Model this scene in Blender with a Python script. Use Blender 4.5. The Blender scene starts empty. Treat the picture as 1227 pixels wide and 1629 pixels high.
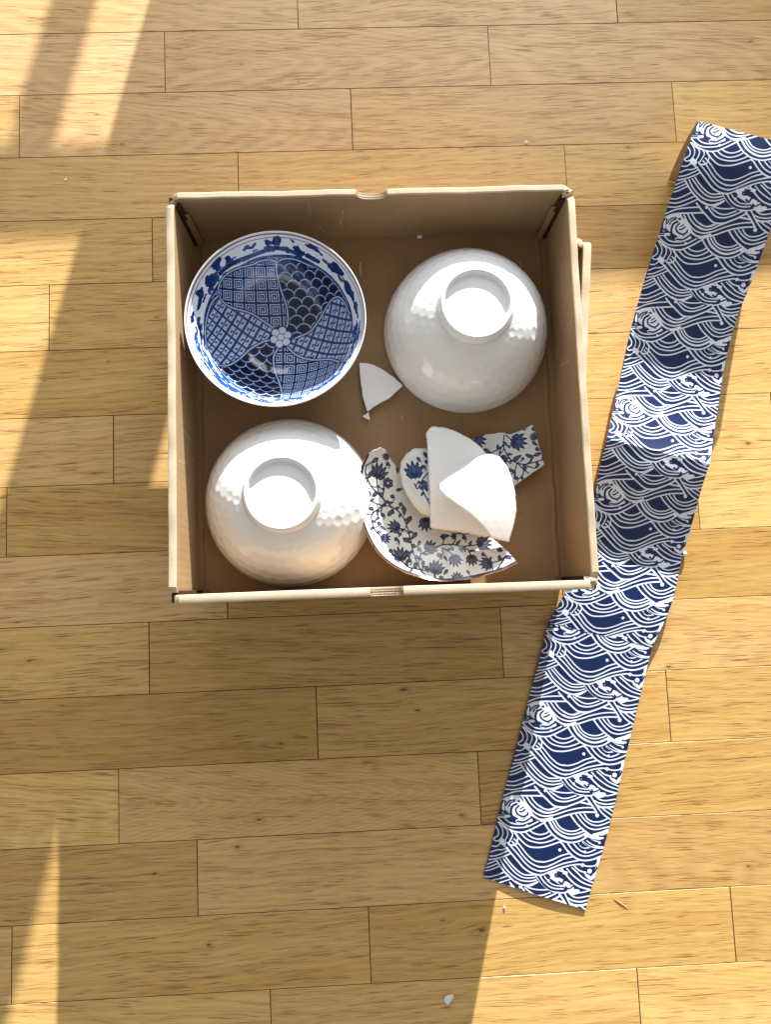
import bpy, bmesh, math, random
import numpy as np
from mathutils import Vector, Matrix
random.seed(7)
SC = bpy.context.scene
COL = SC.collection

# ---------------------------------------------------------------- camera
cam = bpy.data.cameras.new("camera")
cam.sensor_fit = 'VERTICAL'; cam.sensor_height = 36.0
cam.lens = 36.0 * 1150.0 / 1629.0
cam.clip_start = 0.01; cam.clip_end = 200
camo = bpy.data.objects.new("camera", cam); COL.objects.link(camo)
camo.matrix_world = Matrix((( 0.99880769, 0.03873415, -0.02971296, 0.0),
                            (-0.04149218, 0.99425742, -0.09864368, 0.0),
                            ( 0.02572145, 0.09975892,  0.99467913, 0.75),
                            (0, 0, 0, 1)))
SC.camera = camo

# ---------------------------------------------------------------- room light
W = bpy.data.worlds.new("World"); SC.world = W; W.use_nodes = True
bg = W.node_tree.nodes["Background"]
bg.inputs[0].default_value = (1.0, 0.972, 0.93, 1); bg.inputs[1].default_value = 0.44
SC.view_settings.view_transform = 'Standard'; SC.view_settings.look = 'None'
SC.view_settings.exposure = 0.0; SC.view_settings.gamma = 1.0
SC.cycles.use_denoising = True
SC.cycles.max_bounces = 8; SC.cycles.diffuse_bounces = 5
SC.cycles.sample_clamp_indirect = 6.0
SC.cycles.caustics_reflective = True; SC.cycles.caustics_refractive = False

AZ = 0.265                      # low light coming in from the north-north-east
ELV = 0.264
SDIR = Vector((AZ, 1.0, ELV)).normalized()
kl = bpy.data.lights.new("low_daylight_lamp", 'SPOT')
kl.energy = 160000; kl.color = (1.0, 0.985, 0.93); kl.shadow_soft_size = 0.10
kl.spot_size = math.radians(11); kl.spot_blend = 0.0
ko = bpy.data.objects.new("low_daylight_lamp", kl); COL.objects.link(ko)
ko.location = Vector((0.05, 0.1, 0.0)) + SDIR * 30.0
ko.rotation_euler = (-SDIR).to_track_quat('-Z', 'Y').to_euler()
al = bpy.data.lights.new("window_sky_lamp", 'AREA')
al.shape = 'RECTANGLE'; al.size = 1.5; al.size_y = 1.35; al.energy = 35; al.color = (0.86, 0.93, 1.0)
ao = bpy.data.objects.new("window_sky_lamp", al); COL.objects.link(ao)
ao.location = (0.35, 1.95, 1.05)
ao.rotation_euler = (Vector((0.1, 0.1, 0.05)) - Vector(ao.location)).to_track_quat('-Z', 'Y').to_euler()

# ================================================================ traced sizes (metres)
TILE = [[0.01746,1,[0.0109,0.0965,0.02,0.099]],[0.01106,1,[0.0209,0.0925,0.0295,0.1007]],[0.00582,1,[0.0048,0.0907,0.0142,0.0868]],[0.00699,1,[0.0116,0.1327,0.0093,0.1315]],[0.00524,1,[0.0199,0.1085,0.0318,0.1045]],[0.00349,1,[0.0007,0.1089,0.0103,0.1062]],[0.00349,1,[0.0011,0.0936,0.0038,0.1036]],[0.00699,1,[0.0662,0.0537,0.0753,0.0563,0.0837,0.0583,0.0885,0.0595]],[0.00407,1,[0.0631,0.0515,0.0712,0.0479,0.0796,0.0474]],[0.00466,1,[0.0869,0.0632,0.0961,0.0612,0.0905,0.0647]],[0.00407,1,[0.1073,0.0255,0.1082,0.0367,0.1059,0.0457,0.1003,0.0441]],[0.00524,1,[0.096,0.1026,0.1027,0.0988,0.1082,0.0947]],[0.00291,1,[0.0879,0.0079,0.105,0.0056]],[0.00151,1,[0.0011,0.048,0.0069,0.0441,0.0117,0.0427,0.0167,0.0394]],[0.00151,1,[0.0015,0.052,0.0071,0.0498,0.0126,0.046,0.018,0.0416]],[0.00163,1,[0.0012,0.0556,0.009,0.0521,0.0146,0.0486,0.0211,0.0436]],[0.00151,1,[0.0008,0.0602,0.0051,0.0571,0.0089,0.0541]],[0.00151,1,[0.0011,0.0639,0.0055,0.0608,0.0109,0.0567]],[0.00157,1,[0.001,0.0671,0.0058,0.0645,0.0128,0.059]],[0.00157,1,[0.0004,0.0737,0.0066,0.0722,0.0132,0.0678,0.019,0.063]],[0.00157,1,[0.0005,0.0775,0.0076,0.0761,0.0144,0.0722,0.0236,0.0655]],[0.00157,1,[0.0003,0.0816,0.0074,0.0802,0.0143,0.077,0.0209,0.0726,0.0274,0.0676]],[0.00163,1,[-0.0001,0.0887,0.0053,0.0846,0.0109,0.0812,0.0209,0.0774,0.0324,0.0741]],[0.00186,1,[0.0003,0.0924,0.0062,0.0879,0.0132,0.0849,0.0246,0.0817,0.038,0.0782]],[0.00198,1,[0.0089,0.0541,0.0165,0.0605,0.0242,0.0653,0.0317,0.0689,0.0385,0.0702,0.0447,0.069,0.0492,0.0665,0.0541,0.0629]],[0.00163,1,[0.0124,0.0524,0.0184,0.0581,0.0262,0.0629,0.0341,0.0657,0.0406,0.0658,0.0467,0.0643,0.0525,0.0614]],[0.00157,1,[0.0152,0.0507,0.0216,0.0553,0.0293,0.0601,0.0365,0.0625,0.0429,0.0622,0.0506,0.0594]],[0.00163,1,[0.0173,0.0488,0.0237,0.0534,0.0321,0.058,0.039,0.0598,0.0458,0.0583,0.0493,0.0569]],[0.00186,1,[0.0096,0.0369,0.0163,0.0401,0.021,0.0433,0.0297,0.0491,0.0375,0.0539,0.0446,0.0561,0.0499,0.0565,0.056,0.056]],[0.00175,1,[0.0481,0.0567,0.0556,0.0555,0.0629,0.0509,0.0712,0.0453,0.0791,0.0405,0.0874,0.0369,0.0941,0.0353]],[0.00163,1,[0.0155,0.0346,0.0217,0.0386,0.028,0.0426,0.0359,0.048,0.0434,0.0516,0.0502,0.0526,0.0551,0.0524]],[0.00169,1,[0.0529,0.0524,0.0583,0.0506,0.066,0.0452,0.0743,0.0394,0.083,0.035,0.0888,0.0323]],[0.00163,1,[0.0194,0.0322,0.0266,0.0372,0.0332,0.0424,0.0408,0.0466,0.0478,0.0484,0.0541,0.0483]],[0.00169,1,[0.0507,0.0489,0.058,0.0469,0.0652,0.0419,0.0732,0.0352,0.0812,0.0307]],[0.00157,1,[0.0206,0.0293,0.026,0.0326,0.0309,0.036,0.0365,0.0401,0.0432,0.0434,0.048,0.0442,0.0528,0.0435]],[0.00163,1,[0.0494,0.0439,0.0556,0.0427,0.063,0.0384,0.0694,0.0331,0.0774,0.0284]],[0.00198,1,[0.0662,0.0205,0.0684,0.0215,0.0741,0.026,0.0817,0.0302,0.0887,0.0317,0.095,0.0309,0.1015,0.0281,0.1086,0.0229]],[0.00169,1,[0.0732,0.0198,0.0796,0.0244,0.0862,0.027,0.0927,0.0271,0.0998,0.0241,0.1083,0.0178]],[0.00157,1,[0.0792,0.0187,0.0849,0.0222,0.0912,0.0237,0.0961,0.0223,0.1016,0.0181]],[0.00349,1,[0.0917,0.0232]],[0.0014,1,[0.0836,0.0168,0.0868,0.0191,0.0908,0.0196,0.0962,0.0174]],[0.00233,1,[0.0875,0.0144,0.094,0.0168,0.1006,0.0168,0.1074,0.0152]],[0.00175,1,[0.0909,0.0122,0.0974,0.0145,0.104,0.0149,0.1084,0.014]],[0.00175,1,[0.0911,0.0076,0.0969,0.0098,0.1015,0.0101]],[0.00326,1,[0.1033,0.0109]],[0.00081,0,[0.0882,0.0146,0.0941,0.0171,0.1008,0.0177,0.1082,0.0161]],[0.00151,0,[0.0917,0.0113,0.097,0.013,0.1023,0.0134,0.1077,0.0125]],[0.00151,0,[0.0915,0.0069,0.0966,0.0089,0.1056,0.0083]],[0.00163,0,[0.085,0.0171,0.0886,0.0186,0.0917,0.0178]],[0.0014,0,[0.1015,0.0047,0.1059,0.0039]],[0.00198,1,[0.0458,0.1035,0.0517,0.1088,0.0586,0.1131,0.0663,0.1153,0.0758,0.1148,0.0839,0.111,0.0901,0.1049]],[0.00256,1,[0.0503,0.101,0.0563,0.1068,0.0644,0.1105,0.073,0.1112,0.0806,0.1082,0.0881,0.1023]],[0.00175,1,[0.0532,0.0996,0.059,0.1048,0.0662,0.1075,0.0739,0.1072,0.0797,0.1047,0.0852,0.1009]],[0.00163,1,[0.0557,0.0982,0.0612,0.103,0.0674,0.1047,0.0731,0.1043,0.0778,0.1024,0.0816,0.0994]],[0.00186,1,[0.0685,0.0889,0.0759,0.095,0.0835,0.0992,0.0907,0.1022,0.0964,0.1043]],[0.00163,1,[0.074,0.0874,0.0804,0.0925,0.0872,0.0962,0.0926,0.0969,0.0981,0.0957,0.1081,0.0904]],[0.00163,1,[0.0774,0.0858,0.0838,0.0903,0.0909,0.0927,0.0972,0.0922,0.1029,0.089,0.1078,0.0854]],[0.00163,1,[0.0817,0.0846,0.0859,0.0884,0.0914,0.0897,0.0975,0.0883,0.102,0.0855,0.1057,0.0822]],[0.0014,1,[0.0895,0.1025,0.0953,0.1053,0.1035,0.1042]],[0.00186,1,[0.0416,0.1025,0.0493,0.0997,0.0567,0.0957,0.0644,0.0907,0.073,0.0861,0.0818,0.0827,0.0922,0.0801]],[0.00163,1,[0.0363,0.0968,0.0415,0.0972,0.0465,0.0964,0.0551,0.0921,0.0634,0.0866,0.0719,0.082,0.0808,0.0785,0.0887,0.0766]],[0.00175,1,[0.0363,0.0921,0.0444,0.0932,0.0515,0.0906,0.0569,0.0865,0.0624,0.083,0.0712,0.0768,0.0799,0.0699]],[0.00151,1,[0.0367,0.0885,0.0436,0.0903,0.0491,0.0891,0.0535,0.0859,0.0563,0.0842]],[0.00198,1,[0.0276,0.0714,0.0348,0.0764,0.0408,0.0797,0.0484,0.0839,0.0532,0.0848,0.0612,0.0831,0.0679,0.079,0.0745,0.0743,0.0795,0.0697]],[0.00175,1,[0.0394,0.0719,0.0466,0.0768,0.0523,0.079,0.0599,0.0781,0.0668,0.0746,0.0733,0.0699,0.0765,0.0671]],[0.00157,1,[0.0434,0.072,0.0491,0.0742,0.0554,0.0756,0.0615,0.0742,0.0693,0.0694]],[0.00157,1,[0.0456,0.0708,0.0528,0.0706,0.0602,0.0692,0.0674,0.0668]],[0.00175,1,[0.0328,0.0687,0.0396,0.0699,0.0472,0.0691,0.0541,0.0633]],[0.00373,1,[0.0387,0.0727]],[0.0021,1,[0.0746,0.0746,0.0854,0.0741]],[0.0021,1,[0.0788,0.0683,0.0861,0.0739,0.0919,0.0792,0.094,0.0824]],[0.00489,1,[0.0941,0.0827]],[0.00175,1,[0.0833,0.0658,0.0903,0.0727,0.0953,0.077,0.1007,0.0805,0.1079,0.0832]],[0.00157,1,[0.0868,0.0642,0.0927,0.0669,0.0985,0.0666,0.1079,0.0626]],[0.00169,1,[0.0882,0.0695,0.0936,0.0705,0.1012,0.0696,0.1082,0.0665]],[0.00221,1,[0.091,0.0731,0.0964,0.0738,0.1038,0.072,0.1078,0.07]],[0.00163,1,[0.0965,0.0741,0.1016,0.0764,0.108,0.0787]],[0.00163,1,[0.1019,0.0726,0.1084,0.0748]],[0.00163,1,[0.0908,0.0618,0.0961,0.0622,0.1015,0.0606,0.1078,0.057]],[0.00198,1,[0.0737,0.0446,0.0816,0.05,0.0891,0.0543,0.0969,0.0565,0.1079,0.0566]],[0.00163,1,[0.0791,0.0431,0.0854,0.0471,0.0934,0.0505,0.1004,0.0523,0.1083,0.0527]],[0.00163,1,[0.0839,0.0411,0.0905,0.0443,0.098,0.0479,0.1081,0.0495]],[0.00175,1,[0.0852,0.0388,0.0911,0.0416,0.0978,0.0422]],[0.00163,1,[0.0942,0.0356,0.0982,0.0358,0.1048,0.0336,0.1068,0.0301,0.106,0.0259]],[0.00454,1,[0.0933,0.036]],[0.00582,1,[0.1018,0.0398]],[0.00291,1,[0.0978,0.0422,0.1012,0.0451,0.1059,0.0457]],[0.0014,0,[0.0998,0.0423,0.1035,0.0426,0.1068,0.0391,0.1079,0.0343]],[0.00151,0,[0.0692,0.0513,0.0707,0.0534,0.0793,0.0513]],[0.00186,0,[0.075,0.0573,0.0785,0.0585,0.0796,0.0551,0.0831,0.0534]],[0.0014,0,[0.0828,0.0599,0.0863,0.0611,0.0914,0.0568]],[0.00198,0,[0.0872,0.0561]],[0.00175,0,[0.0708,0.0486,0.0753,0.0483]],[0.00105,0,[0.0608,0.0553,0.0646,0.0574,0.0722,0.0594]],[0.00163,0,[0.0611,0.0539,0.0646,0.0549]],[0.00163,1,[0.0494,0.0566,0.0575,0.0626,0.0649,0.0662,0.0731,0.0677,0.0818,0.0662,0.0864,0.0639]],[0.00163,1,[0.0538,0.056,0.0603,0.0611,0.0676,0.0642,0.0741,0.0642,0.0809,0.0626]],[0.0014,1,[0.059,0.0558,0.0637,0.0589,0.0702,0.0615,0.0791,0.0606]],[0.00338,1,[0.0643,0.0589]],[0.00128,0,[0.0578,0.0562,0.0635,0.0609,0.0705,0.0627,0.0788,0.062]],[0.0014,0,[0.0523,0.0577,0.0604,0.0637,0.0675,0.0664,0.074,0.0662,0.0813,0.0644]],[0.00396,1,[0.0672,0.0277]],[0.0014,0,[0.0122,0.0892,0.0071,0.0919,0.0046,0.0971]],[0.00128,0,[0.0123,0.0908,0.0088,0.0933,0.0078,0.0968]],[0.0021,0,[0.0147,0.0926,0.0114,0.0958,0.0111,0.1009,0.0133,0.1053,0.0181,0.1065]],[0.00163,0,[0.0173,0.0938,0.0152,0.0979,0.0175,0.1016,0.0237,0.103,0.0274,0.1001,0.0274,0.0982]],[0.00105,0,[0.0221,0.0937,0.0193,0.0964]],[0.0014,0,[0.0243,0.0956,0.0212,0.0987,0.0194,0.0992]],[0.00175,0,[0.0009,0.093,0.0004,0.0982,0.0022,0.1028,0.0068,0.1029]],[0.00163,0,[0.0194,0.1089,0.0261,0.1074,0.0315,0.1021]],[0.00198,0,[0.0319,0.101,0.033,0.1016]],[0.00116,0,[-0.0,0.1088,0.0054,0.1072]],[0.0014,0,[0.0061,0.1099,0.0135,0.1134,0.0199,0.1132,0.0269,0.1106,0.0324,0.1068,0.0377,0.1025]],[0.0014,0,[0.0019,0.111,0.0076,0.1157,0.0165,0.1176,0.0247,0.1165,0.0303,0.1137,0.039,0.1075]],[0.00157,1,[0.0065,0.1091,0.0117,0.1117,0.0182,0.1118,0.0254,0.1097,0.0309,0.106]],[0.00163,1,[0.0005,0.1108,0.0073,0.1145,0.0148,0.1159,0.024,0.1139,0.0309,0.1107,0.0393,0.1036]],[0.00361,1,[0.0299,0.1107]],[0.00186,1,[0.0028,0.1145,0.0122,0.1182,0.0202,0.1191,0.028,0.1172,0.0362,0.1114,0.0461,0.1023]],[0.00163,1,[0.0329,0.1136,0.0373,0.1155,0.0437,0.1155,0.0495,0.1127,0.0528,0.1092]],[0.00163,1,[0.0292,0.1165,0.0358,0.1197,0.0436,0.12,0.0505,0.1168,0.0555,0.1122]],[0.00163,1,[0.0253,0.1189,0.0328,0.123,0.0414,0.1237,0.0493,0.1221,0.0561,0.1183,0.0614,0.114]],[0.00175,1,[0.0197,0.1198,0.027,0.1253,0.0357,0.1291,0.0439,0.1283,0.0527,0.1249,0.0659,0.1165]],[0.0014,1,[-0.0006,0.1186,0.0038,0.123,0.0043,0.1273,0.0009,0.1314,0.0039,0.133,0.0078,0.1307]],[0.0014,1,[0.0012,0.1144,0.0068,0.1197,0.0088,0.1248,0.0076,0.1301]],[0.00163,1,[0.006,0.1168,0.0116,0.1196,0.0134,0.1241,0.0123,0.1307]],[0.00151,1,[0.0149,0.1187,0.0182,0.1227,0.0168,0.1306]],[0.00163,1,[0.0199,0.1204,0.0238,0.1243,0.0234,0.1313,0.0174,0.133]],[0.00151,1,[0.001,0.1388,0.0058,0.1375,0.0096,0.1327]],[0.00233,1,[0.016,0.0863,0.0237,0.0935,0.0322,0.0987,0.0386,0.101,0.0449,0.1002,0.0517,0.0964]],[0.00163,1,[0.0188,0.0848,0.0257,0.0911,0.0334,0.0958,0.0402,0.0971,0.0459,0.0964,0.051,0.094]],[0.00163,1,[0.0223,0.0832,0.029,0.0889,0.0364,0.0925,0.0432,0.0937,0.0492,0.092,0.0548,0.0885]],[0.00163,1,[0.0265,0.082,0.0323,0.0867,0.0396,0.0897,0.046,0.0898,0.0517,0.0866]]]
PERIOD = 0.09686
STRIP = [[0.3514,0.4508,0.453,0.4193,0.072],[0.3387,0.4208,0.4423,0.3913,0.069],[0.3285,0.3924,0.4319,0.3628,0.062],[0.3111,0.3317,0.4138,0.3015,0.037],[0.2983,0.2895,0.3981,0.2604,0.0255],[0.2846,0.2446,0.3853,0.2155,0.019],[0.2711,0.1978,0.3737,0.1674,0.019],[0.2599,0.1658,0.3625,0.1358,0.0255],[0.2482,0.1364,0.3507,0.1068,0.0365],[0.2423,0.1139,0.3441,0.0842,0.03],[0.2355,0.0741,0.3371,0.0454,0.014],[0.2241,0.0346,0.3271,0.0122,0.008],[0.2071,-0.0087,0.3117,-0.0336,0.009],[0.1846,-0.0463,0.2892,-0.0763,0.006],[0.1543,-0.14,0.2589,-0.1729,0.003],[0.1282,-0.2182,0.2343,-0.2521,0.0015],[0.109,-0.2792,0.211,-0.3132,0.0012],[0.1038,-0.294,0.2048,-0.3303,0.001]]
JOINTS = {-1:[-0.0525,0.3081],"0":[-0.2005,0.1599],"1":[-0.3586,0.0031,0.3636],"2":[-0.1226,0.2371],"3":[-0.2164],"4":[-0.3256],"7":[-0.3677,0.3532],"8":[-0.1436],"9":[-0.2236,0.1368],"10":[-0.0557,0.3046],"11":[-0.255,0.1056],"12":[-0.1783],"13":[-0.0108,0.3525],"14":[-0.1095,0.2524]}
PETALS = {"P1":[-0.0069,0.0098,-0.017,0.0181,-0.0305,0.026,-0.049,0.0294,-0.0592,0.0333,-0.0646,0.0406,-0.0649,0.0496,-0.0578,0.0604,-0.0435,0.0688,-0.0256,0.0736,-0.0215,0.0758,-0.0096,0.078,-0.0017,0.0779,0.0001,0.0738,-0.0019,0.0684,-0.0013,0.0577,0.001,0.0455,0.0043,0.0337,0.0053,0.0201,0.0033,0.0095],"P3":[0.01,0.0013,0.0256,0.0069,0.0355,0.016,0.0456,0.0263,0.0556,0.0334,0.065,0.0342,0.0719,0.0279,0.0794,0.0123,0.0811,-0.0045,0.08,-0.0193,0.0729,-0.0348,0.0653,-0.0396,0.0481,-0.0276,0.0269,-0.0215,0.0129,-0.0156,0.0038,-0.0056],"P4":[-0.0023,-0.0072,-0.0084,-0.0122,-0.0094,-0.0184,-0.0087,-0.0295,-0.0041,-0.0459,-0.0,-0.067,0.0007,-0.0842,0.019,-0.084,0.0345,-0.0754,0.0526,-0.0636,0.0638,-0.0455,0.0638,-0.0387,0.0481,-0.0276,0.0269,-0.0215,0.0129,-0.0156,0.0029,-0.0064],"P6":[-0.0097,0.0028,-0.0192,-0.0013,-0.0312,-0.0087,-0.0423,-0.0215,-0.0545,-0.0339,-0.0651,-0.0398,-0.0734,-0.0367,-0.0791,-0.0223,-0.0811,-0.0055,-0.0793,0.0113,-0.0739,0.0288,-0.0666,0.0375,-0.0592,0.0333,-0.049,0.0294,-0.0305,0.026,-0.017,0.0181,-0.0086,0.0107]}
PETALC = [-0.002,0.0026]
PLINES = [[0.0034,0.0112,0.0053,0.0201,0.0043,0.0337,0.001,0.0455,-0.0013,0.0577,-0.0019,0.0684,0.0002,0.0747,0.0084,0.0787,0.0225,0.0765,0.0399,0.0678],[0.0117,0.0012,0.0256,0.0069,0.0355,0.016,0.0456,0.0263,0.0556,0.0334,0.065,0.0342,0.0719,0.0279,0.0794,0.0123],[0.0029,-0.0064,0.0129,-0.0156,0.0269,-0.0215,0.0481,-0.0276,0.0639,-0.0393],[-0.0048,-0.008,-0.0093,-0.0166,-0.0087,-0.0295,-0.0041,-0.0459,-0.0,-0.067,0.0007,-0.0842],[-0.0106,0.0002,-0.0192,-0.0013,-0.0312,-0.0087,-0.0423,-0.0215,-0.0545,-0.0339,-0.0651,-0.0395,-0.0734,-0.0367],[-0.0086,0.0116,-0.017,0.0181,-0.0305,0.026,-0.049,0.0294,-0.0592,0.0333,-0.0646,0.0406,-0.0649,0.0496,-0.0578,0.0604,-0.0435,0.0688,-0.0256,0.0736,-0.0215,0.0758,-0.0096,0.078,0.0004,0.0756],[-0.0656,0.039,-0.0739,0.0288,-0.0793,0.0113,-0.0811,-0.0055,-0.0791,-0.0223,-0.0734,-0.0367]]
BLOBS = [[-0.0366,0.0911,-0.0324,0.0931,-0.0283,0.0923,-0.0217,0.0965,-0.0232,0.0915,-0.0327,0.0881,-0.0373,0.0869],[-0.0115,0.099,-0.0029,0.0975,0.001,0.1019,0.0083,0.101,0.0064,0.093,0.0014,0.0919,-0.0045,0.0939,-0.0098,0.0924,-0.0111,0.0952],[0.0337,0.0914,0.042,0.092,0.0502,0.087,0.057,0.0769,0.0508,0.081,0.0429,0.0869],[0.0553,0.073,0.0621,0.0687,0.0691,0.0698,0.0743,0.0647,0.0807,0.0536,0.0689,0.0568,0.0604,0.0634],[0.0778,0.049,0.0851,0.0434,0.0889,0.0346,0.0901,0.0264,0.0816,0.031,0.0765,0.0399],[-0.0754,0.0683,-0.0685,0.0766,-0.0617,0.0783,-0.0642,0.0716,-0.0652,0.0641,-0.0727,0.065],[-0.0817,0.056,-0.0748,0.06,-0.0651,0.0596,-0.0671,0.0529,-0.0744,0.0459,-0.0806,0.0469],[-0.0583,0.0781,-0.0536,0.0809,-0.05,0.0738,-0.0558,0.0684],[-0.0939,0.0362,-0.085,0.0445,-0.0839,0.0368,-0.0861,0.0248,-0.0918,0.0161,-0.0896,0.0297],[-0.0999,0.0073,-0.0952,0.0151,-0.0953,0.0059,-0.0989,-0.003],[-0.0913,0.0074,-0.0861,-0.0001,-0.0844,-0.0178,-0.0876,-0.0125,-0.0901,-0.0026],[-0.0888,-0.0373,-0.0845,-0.0473,-0.0892,-0.043],[0.0202,0.0905,0.0241,0.0916,0.0293,0.0871,0.0345,0.0812,0.0277,0.0808,0.0213,0.0858],[0.036,0.0829,0.0449,0.0774,0.0491,0.0714,0.0397,0.0752,0.034,0.0794],[0.0878,0.0233,0.0949,0.0168,0.0909,0.0081,0.0879,0.0153],[0.0188,0.099,0.0236,0.0959,0.021,0.0944]]
BANDS = [[-0.0641,0.0615,-0.0579,0.0677,-0.0455,0.0754,-0.0291,0.0816,-0.0125,0.0873,0.0001,0.09,0.0161,0.0865,0.0277,0.0808],[0.0353,0.0802,0.0483,0.0728],[-0.0682,0.0564,-0.0765,0.0422],[0.0794,0.0448,0.0882,0.0251]]
SH1 = [0.0013,0.2122,0.0087,0.2117,0.0155,0.2097,0.0232,0.2053,0.0328,0.1979,0.0418,0.1885,0.029,0.1774,0.0169,0.1713,0.0068,0.1647,0.0034,0.1788,0.0019,0.1909,0.0012,0.202]
SH1B = [0.0023,0.1607,0.0083,0.1648,0.0091,0.1568]
SHA = [0.0602,0.1369,0.0618,0.1398,0.066,0.1437,0.0768,0.1423,0.0875,0.1379,0.101,0.1299,0.1105,0.1215,0.116,0.1138,0.1214,0.1036,0.1244,0.0866,0.1245,0.0707,0.1216,0.055,0.119,0.0434,0.1138,0.0382,0.0964,0.0428,0.0828,0.0453,0.0648,0.0483,0.0605,0.0498,0.0607,0.0633,0.0606,0.083,0.0604,0.1029,0.0609,0.1278]
SHB = [0.0672,0.0822,0.0672,0.087,0.078,0.0944,0.0951,0.1055,0.1041,0.1101,0.1149,0.1121,0.1235,0.1099,0.1299,0.1013,0.1336,0.0904,0.1362,0.0766,0.1367,0.0611,0.1346,0.0496,0.1292,0.0327,0.1211,0.0345,0.1136,0.0367,0.1104,0.0409,0.1064,0.0468,0.0954,0.0579,0.0825,0.068,0.0723,0.0762]
SHC = [0.0648,0.1252,0.0588,0.1259,0.0498,0.1258,0.0416,0.12,0.0362,0.1121,0.0349,0.1031,0.0363,0.091,0.0408,0.0798,0.0463,0.0707,0.0529,0.0634,0.0617,0.0606,0.0707,0.0617,0.0768,0.0835,0.077,0.1086,0.0737,0.1229]
SHD = [0.1082,0.135,0.119,0.137,0.1341,0.1383,0.1429,0.1361,0.1533,0.14,0.1632,0.1439,0.1656,0.1353,0.1689,0.1207,0.1722,0.1061,0.1591,0.0976,0.1442,0.0875,0.1246,0.0769,0.1075,0.0894,0.0999,0.1136]
PLATEC = [0.0691,0.0731]
SHE = [0.0041,0.1176,0.0107,0.1214,0.0172,0.1242,0.0219,0.1228,0.0257,0.1162,0.0323,0.1077,0.0367,0.1016,0.0715,0.0956,0.0939,0.0771,0.1071,0.0503,0.113,0.0413,0.1207,0.0341,0.1288,0.0233,0.1346,0.0133,0.1221,0.0075,0.1016,0.0026,0.0841,0.0004,0.0668,-0.0,0.0497,0.0036,0.0327,0.01,0.0204,0.0179,0.0104,0.0281,0.0024,0.0423,-0.0028,0.0575,-0.005,0.0751,-0.0038,0.0925,-0.0009,0.1071]
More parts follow.
